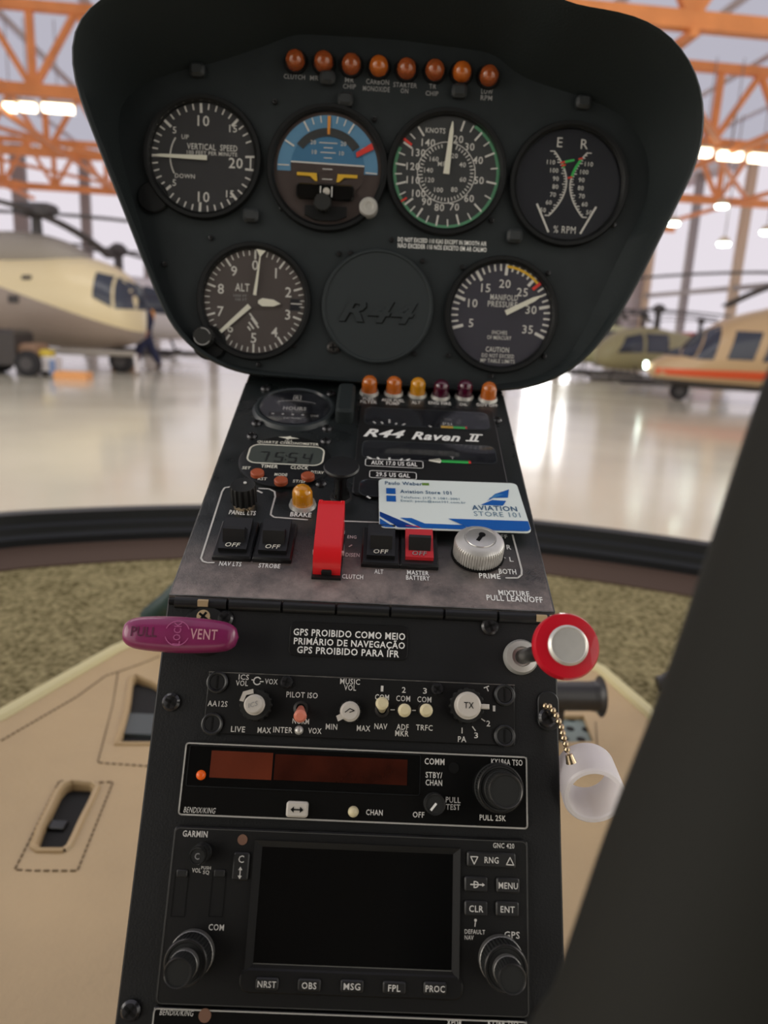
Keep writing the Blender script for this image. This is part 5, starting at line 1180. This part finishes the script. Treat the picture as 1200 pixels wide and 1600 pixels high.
# ------------------------------------------------------------------ audio panel
t = Th('audio_panel', 'black audio panel with toggles and two rotary knobs, topmost unit of the radio stack', 'audio panel', LOWP, 563, 1108)
x, y, w, h = t.Q((327, 1050), (804, 1071), (318, 1147), (803, 1165)); MB().prism(rrect(w, h, .001, 2, x, y), 0, .0018, .0005).build('faceplate', 'radio', t)
MB().box((x, y+h/2, .0013), (w, .0005, .0009)).build('pale_edge', 'edge', t, smooth=0); zf_ = .0020
t.caps([('ICS', 381, 1058, 16, 8.5), ('VOL', 378, 1067.5, 19, 8.5), ('VOX', 424, 1065, 20, 8.5), ('PILOT ISO', 472, 1086, 49, 9), ('AA12S', 340, 1099.5, 31, 9), ('LIVE', 372, 1139.5, 22, 9), ('MAX', 413, 1141, 21, 9), ('INTER', 442, 1140.5, 30, 9), ('VOX', 492, 1142, 21, 9), ('NORM', 470, 1127, 26, 8.5), ('MUSIC', 547, 1065, 31, 9), ('VOL', 547, 1074.5, 19, 9), ('MIN', 518, 1135.5, 18, 9), ('MAX', 568, 1138, 21, 9), ('1', 597, 1076, 4, 9), ('COM', 597, 1089.5, 22, 9), ('NAV', 595, 1135, 20, 9), ('2', 631, 1078, 6, 9), ('COM', 630, 1091.5, 22, 9), ('ADF', 629, 1136, 19, 9), ('MKR', 628, 1146, 21, 9), ('3', 664, 1079.5, 6, 9), ('COM', 663, 1093, 22, 9), ('TRFC', 663, 1137, 26, 9), ('PA', 722, 1155, 13, 9), ('3', 744, 1149, 6, 9), ('2', 763, 1130.5, 6, 9), ('1', 772, 1107, 4, 9)], z=zf_, m='grey', bold=.015)
mb = MB(); q = lambda px, py: t.L(px, py, zf_)
for a, b in (((393, 1062), (398, 1063)), ((406, 1065), (412, 1065)), ((610, 1109), (617, 1109)), ((644, 1110), (650, 1110)), ((722, 1146), (722, 1137)), ((738, 1135), (743, 1142)), ((752, 1123), (758, 1127)), ((756, 1075), (764, 1072)), ((760, 1073), (763, 1080))): mb.line(q(*a), q(*b), .0005, zf_)
mb.arc(.0014, .0020, 30, 330, zf_, 16, *q(402, 1064)); mb.build('marking_lines', 'grey', t, smooth=0)
def rot_knob(t, nm, px, py, fx, fy, rpx, frpx, zt_, cap=None, ring=True, z0=.0018, capm='knobwhite', flute=(16, .08, 0, 1)):
    """fluted knob base at (px,py), front cap whose centre appears at (fx,fy)"""
    x, y = t.L(px, py, z0); r_ = (t.L(px+rpx, py, z0)[0]-t.L(px-rpx, py, z0)[0])/2
    o = lathe_knob(t, nm, x, y, [(r_, z0), (r_, zt_*.55), (r_*.94, zt_*.6)], 'rubber', flute)
    rf = (t.L(fx+frpx, fy, zt_)[0]-t.L(fx-frpx, fy, zt_)[0])/2
    MB().lathe([(rf*1.12, zt_*.55), (rf*1.12, zt_*.7), (rf, zt_*.72), (rf, zt_-.0006), (rf-.0006, zt_)], 36, Matrix.Translation((x, y, 0))).build('knob_cap', capm, o); return o, x, y, rf
o, x, y, rf = rot_knob(t, 'volume_knob', 402, 1102, 384, 1106, 24, 14.5, .016)
MB().text('ICS', x, y, rf*1.1, rf*.5, .0162, .3, 0, .3).build('cap_lettering', 'dim', o, smooth=0); MB().prism([pol(rf*1.7, 100), pol(rf*1.9, 135), pol(rf*1.7, 168), pol(rf*1.25, 168), pol(rf*1.4, 135), pol(rf*1.2, 100)], .0108, .0118, M=Matrix.Translation((x, y, 0))).build('pointer', 'knobwhite', o)
o, x, y, rf = rot_knob(t, 'music_knob', 547, 1112, 545, 1112, 18, 14, .009)
MB().prism([pol(rf*1.0, 195), pol(rf*1.6, 200), pol(rf*1.7, 222), pol(rf*1.0, 232)], .0066, .0080, M=Matrix.Translation((x, y, 0))).build('pointer', 'knobwhite', o); MB().pline([(x-rf*.5, y-rf*.1), (x, y+rf*.3), (x+rf*.5, y+rf*.1), (x, y-rf*.1)], .0004, .0092).build('cap_mark', 'dark', o, smooth=0)
o, x, y, rf = rot_knob(t, 'transmit_selector', 728, 1103, 735, 1106, 27, 19, .012)
MB().text('TX', x, y, rf*.8, rf*.5, .0122).build('cap_lettering', 'dark', o, smooth=0); MB().box((x+rf*1.35, y-.0002, .0095), (rf*.75, .0022, .003), .0004).build('pointer', 'knobwhite', o)
def toggle(px, py, tx, ty, m, L_=.009):
    x, y = t.L(px, py, zf_); o = MB().rring([(.0022, zf_-.0004), (.0022, zf_+.0008), (.0034, zf_+.0006), (.0036, zf_-.0004)], 20, Matrix.Translation((x, y, 0))).build('toggle', 'steel', t)
    x2, y2 = t.L(tx, ty, zf_+L_); MB().tube([(x, y, zf_-.001), (x+(x2-x)*.5, y+(y2-y)*.5, zf_+L_*.5), (x2, y2, zf_+L_), (x2+(x2-x)*.06, y2+(y2-y)*.06, zf_+L_+.0012)], [.0016, .0022, .0030, .0018], 16).build('toggle_tip', m, o)
toggle(470, 1107, 469, 1119, 'pink', .009)
toggle(597, 1109, 597, 1099, 'ivory', .010); toggle(631, 1109, 632, 1110, 'ivory', .011); toggle(664, 1109, 666, 1110, 'ivory', .011)
screw(t, 448, 1066, r=.0030, z=.0018); screw(t, 683, 1077, r=.0030, z=.0018)
for px, py in ((340, 1066), (332, 1131), (788, 1086), (788, 1150)):
    x, y = t.L(px, py, .0018); o = MB().rring([(.0036, .0014), (.0036, .0030), (.0044, .0034), (.0050, .0030), (.0050, .0014)], 28, Matrix.Translation((x, y, 0))).build('quarter_turn_fastener', 'plastic', t)
    MB().lathe([(.0036, .0015), (.0034, .0027)], 24, Matrix.Translation((x, y, 0))).build('fastener_stud', 'plastic', o); MB().box((x, y, .0028), (.0008, .0058, .0003)).build('fastener_slot', 'dark', o, smooth=0)
x, y = t.L(467, 1141, zf_); MB().dome(.0022, .002, zf_-.0004, 16, Matrix.Translation((x, y, 0))).build('indicator', 'alu', t)

# ------------------------------------------------------------------ comm radio
t = Th('comm_radio', 'comm radio with a long orange brown display, second unit of the radio stack', 'radio', LOWP, 555, 1228)
x, y, w, h = t.Q((290, 1159), (824, 1181), (282, 1273), (821, 1295)); MB().prism(rrect(w, h, .0012, 3, x, y), 0, .0030, .0006).build('faceplate', 'gloss', t)
MB().pline(rrect(w-.001, h-.001, .0012, 3, x, y), .0007, .0033, True).build('edge_line', 'alu', t, smooth=0); zf_ = .0033
x, y, w, h = t.Q((298, 1163), (656, 1180), (295, 1227), (655, 1242)); MB().prism(rrect(w, h, .0008, 2, x, y), .0029, .0032).build('display_window', 'screen', t); MB().pline(rrect(w, h, .0008, 2, x, y), .0004, .0034, True).build('window_edge', 'bezel', t, smooth=0)
x, y, w, h = t.R(379, 1195, 96, 42); MB().prism(rrect(w, h, 0, 1, x, y), .0031, .0034).build('display_segment', 'orwin', t, 'dull orange brown display area')
x, y, w, h = t.R(533, 1202, 206, 40); MB().prism(rrect(w, h, 0, 1, x, y), .0031, .0034).build('display_segment', 'orwin2', t)
x, y = t.L(314, 1211, zf_); MB().dome(.0022, .0025, .003, 16, Matrix.Translation((x, y, 0))).build('photocell', 'led', t, 'small orange indicator')
x, y, w, h = t.R(464, 1265, 34, 25, .006); o = MB().prism(rrect(w, h, .0012, 3, x, y), .003, .0062, .0008).build('transfer_button', 'knobwhite', t, 'pale square push button with a double arrow')
mb = MB().line((x-w*.2, y), (x+w*.2, y), .0006, .0065); mb.poly([(x-w*.30, y), (x-w*.14, y-.0013), (x-w*.14, y+.0013)], .0065).poly([(x+w*.30, y), (x+w*.14, y+.0013), (x+w*.14, y-.0013)], .0065).build('double_arrow', 'dark', o, smooth=0)
x, y = t.L(552, 1269, .005); MB().dome(.0024, .0034, .003, 18, Matrix.Translation((x, y, 0))).build('channel_button', 'ivory', t, 'ivory push button')
t.caps([('CHAN', 585, 1269.5, 26, 9), ('COMM', 679, 1190, 31, 10), ('STBY/', 678, 1211, 26, 9.5), ('CHAN', 678, 1223, 26, 9.5), ('KY196A TSO', 792, 1191, 49, 9.5), ('OFF', 654, 1273, 18, 9), ('PULL', 708, 1250, 23, 9), ('TEST', 708, 1261, 22, 9), ('PULL 25K', 770, 1278, 41, 9)], z=zf_+.0002, m='grey', bold=.02)
t.cap('BENDIX/KING', 312, 1266, 50, 9, zf_+.0002, 'grey', .22, 0)
x, y = t.L(709, 1200, zf_); MB().lathe([(.0024, .0029), (.0024, .0034)], 20, Matrix.Translation((x, y, 0))).build('photocell_hole', 'dark', t)
def knob2(t, px, py, levels, z0, names=('outer_knob', 'inner_knob'), m='rubber', nfl=(40, 30), rimm='rubber'):
    x, y = t.L(px, py, z0); o = None
    for i, (rpx, za, zb) in enumerate(levels):
        r_ = (t.L(px+rpx, py, zb)[0]-t.L(px-rpx, py, zb)[0])/2
        pr_ = [(r_*1.02, za), (r_*1.02, zb-.0012), (r_, zb-.0006), (r_*.95, zb), (r_*.86, zb), (r_*.82, zb-.0004)]
        o2 = MB().lathe(pr_, 32, Matrix.Translation((x, y, 0)), (nfl[i], .055, 0, 1)).build(names[i], m, o or t)
        MB().rring([(r_*1.01, za+.0004), (r_*1.05, za+.0006), (r_*1.05, za+(zb-za)*.3), (r_*1.01, za+(zb-za)*.32)], 48, Matrix.Translation((x, y, 0))).build('knob_rim', rimm, o2); MB().rring([(r_*.90, zb-.0002), (r_*.95, zb+.0002), (r_*.985, zb-.0004), (r_*.95, zb-.0008)], 48, Matrix.Translation((x, y, 0))).build('knob_rim', 'steel', o2)
        if o is None: o = o2
    return x, y, o
x, y, o = knob2(t, 678, 1255, ((16, .003, .010),), .003, ('volume_knob',), nfl=(26, 1)); MB().line((x-.002, y-.0024), (x+.0004, y+.0006), .0010, .0102).build('pointer', 'white', o, smooth=0)
knob2(t, 777, 1230, ((36, .003, .012), (27, .012, .024)), .003, ('outer_tuning_knob', 'inner_tuning_knob'), nfl=(54, 44))

# ------------------------------------------------------------------ GPS navigator
t = Th('gps_navigator', 'gps navigator with a wide dark screen, third unit of the radio stack', 'navigator', LOWP, 545, 1440)
x, y, w, h = t.Q((276, 1289), (822, 1311), (243, 1566), (827, 1589)); GX, GY, GW, GH = x, y, w, h
MB().prism(rrect(w, h, .002, 4, x, y), 0, .0030, .0008).build('faceplate', 'radio', t); MB().pline(rrect(w-.0016, h-.0016, .002, 4, x, y), .0004, .0032, True).build('edge_line', mat('edge_dim_grey', rgb(70, 70, 68), .4), t, smooth=0)
zf_ = .0032
# screen recess frame: sloped borders round the screen
ox, oy, ow, oh = t.Q((396, 1307), (719, 1330), (385, 1520), (717, 1535), .003); sx, sy, sw, sh = t.Q((408, 1322), (708, 1336), (398, 1505), (705, 1517), .003)
mb = MB(); O = [(ox-ow/2, oy-oh/2, .0042), (ox+ow/2, oy-oh/2, .0042), (ox+ow/2, oy+oh/2, .0042), (ox-ow/2, oy+oh/2, .0042)]; I = [(sx-sw/2, sy-sh/2, .0030), (sx+sw/2, sy-sh/2, .0030), (sx+sw/2, sy+sh/2, .0030), (sx-sw/2, sy+sh/2, .0030)]; Bt = [(a, b, .0028) for a, b, c in O]
mb.add(O+I+Bt, [(i, (i+1) % 4, 4+(i+1) % 4, 4+i) for i in range(4)] + [(8+i, 8+(i+1) % 4, (i+1) % 4, i) for i in range(4)]); mb.build('screen_frame', 'radio', t, smooth=0)
MB().prism(rrect(sw, sh, 0, 1, sx, sy), .0028, .0031).build('screen', 'screen', t); MB().pline([(sx-sw/2, sy-sh/2), (sx+sw/2, sy-sh/2)], .0004, .0033).build('screen_edge', mat('edge_dim_grey2', rgb(96, 96, 92), .4), t, smooth=0)
x, y, w, h = t.R(549, 1537, 350, 40, .003); MB().prism(rrect(w, h, .004, 4, x, y), .0028, .0042, .0008).build('key_strip', 'radio', t)
def key(px, py, w_, h_, tx=None, tw=0, th_=9, zb=.003, tall=.0016, tm='grey'):
    zt_ = zb+tall; x, y, w, h = t.R(px, py, w_, h_, zt_); o = MB().prism(rrect(w, h, .0010, 3, x, y), zb, zt_, .0006).build('key', 'keyblack', t)
    if tx: xx, yy, ww, hh = t.R(px, py, tw, th_, zt_); MB().text(tx, x, y, ww, hh, zt_+.0002, 0, .015).build('key_lettering', tm, o, smooth=0)
    return o, x, y, zt_+.0002
for tx, px, py, tw in (('NRST', 417, 1538, 29), ('OBS', 483, 1540, 23), ('MSG', 550, 1541.5, 26), ('FPL', 616, 1544, 19), ('PROC', 680, 1545, 30)): key(px, py, 36, 20, tx, tw, 10.5, .0042, .0012)
o, x, y, zz = key(768, 1344, 76, 24, 'RNG', 22, 10)
for px, py, up_ in ((741, 1344, -1), (797, 1346, 1)): x, y = t.L(px, py, zz); MB().pline([(x-.0016, y-up_*.0014), (x+.0016, y-up_*.0014), (x, y+up_*.0016)], .0004, zz, True).build('range_arrow', 'grey', o, smooth=0)
o, x, y, zz = key(744, 1382, 36, 24, 'D', 8, 11); mb = MB().line((x-.0026, y), (x+.0030, y), .0005, zz+.0001); mb.poly([(x+.0038, y), (x+.0026, y+.0008), (x+.0026, y-.0008)], zz+.0001).build('direct_arrow', 'grey', o, smooth=0)
key(794, 1384, 36, 24, 'MENU', 30, 10); key(744, 1420, 36, 24, 'CLR', 22, 10.5); key(793, 1421, 36, 24, 'ENT', 22, 10)
o, x, y, zz = key(376, 1354, 25, 44); MB().text('C', x, y+.0030, .0024, .0030, zz).build('key_lettering', 'grey', o, smooth=0); mb = MB().line((x, y-.0008), (x, y-.0042), .0004, zz); mb.poly([(x, y), (x-.0009, y-.0014), (x+.0009, y-.0014)], zz).poly([(x, y-.005), (x+.0009, y-.0036), (x-.0009, y-.0036)], zz).build('flip_arrow', 'grey', o, smooth=0)
t.caps([('GNC 420', 787, 1321.5, 33, 8), ('VOL', 307, 1360, 14, 7), ('PUSH', 322, 1356, 15, 5), ('SQ', 322, 1363.5, 10, 7), ('COM', 338, 1449, 24, 10), ('DEFAULT', 742, 1456, 32, 7), ('NAV', 733, 1465, 14, 7), ('GPS', 800, 1461, 24, 11)], z=zf_, m='grey', bold=.015)
t.cap('GARMIN', 305, 1303, 39, 10, zf_, 'grey', 0, .03, 'maker_lettering')
mb = MB().line(t.L(742, 1448, zf_), t.L(743, 1438, zf_), .0004, zf_); x, y = t.L(743, 1438, zf_); mb.poly(circ(.0006, 10, x, y), zf_).build('marking_line', 'grey', t, smooth=0)
x, y = t.L(379, 1312, zf_); MB().lathe([(.0022, .0029), (.0022, .0034)], 20, Matrix.Translation((x, y, 0))).build('light_sensor', 'sensor', t, 'brown light sensor')
for px in (281, 340):
    x, y, w, h = t.R(px, 1398, 21, 68, zf_); MB().pline(rrect(w, h, 0, 1, x, y), .0003, .0033, True).build('card_slot', 'dark', t, smooth=0); MB().prism(rrect(w*.8, .003, .0005, 2, x, y+h/2), .0029, .0040, .0004).build('slot_latch', 'keyblack', t)
x, y, o = knob2(t, 317, 1331, ((14.5, .003, .012), (12.5, .012, .015)), .003, ('volume_knob', 'knob_cap'), nfl=(18, 18)); MB().text('C', x, y, .002, .0026, .0148).build('knob_lettering', 'dim', o, smooth=0)
knob2(t, 302, 1488, ((34, .003, .018), (22, .018, .031)), .003, ('outer_com_knob', 'inner_com_knob'), nfl=(38, 30), rimm='rimgrey'); knob2(t, 781, 1497, ((34, .003, .018), (22, .018, .031)), .003, ('outer_gps_knob', 'inner_gps_knob'), nfl=(38, 30), rimm='rimgrey')

# ------------------------------------------------------------------ transponder at the bottom edge
t = Th('transponder', 'transponder with a thin pale outline, lowest unit of the radio stack', 'transponder', LOWP, 533, 1600)
a_, b_ = t.L(243, 1568), t.L(822, 1592); w = b_[0]-a_[0]; h = .034; x = (a_[0]+b_[0])/2; y = (a_[1]+b_[1])/2-h/2; MB().prism(rrect(w, h, .0012, 3, x, y), 0, .0030, .0006).build('faceplate', 'gloss', t); MB().pline(rrect(w-.001, h-.001, .0012, 3, x, y), .0006, .0033, True).build('edge_line', 'alu', t, smooth=0)
t.cap('BENDIX/KING', 276, 1582.5, 53, 9, .0034, 'grey', .22, 0); t.cap('XPDR', 710, 1598, 24, 9, .0034, 'grey', 0, .02); t.cap('KT76A TSO', 786, 1599, 47, 9, .0034, 'grey', 0, .02)
x, y = t.L(320, 1587, .0034); MB().lathe([(.0026, .0029), (.0026, .0035)], 20, Matrix.Translation((x, y, 0))).build('light_sensor', 'sensor', t)
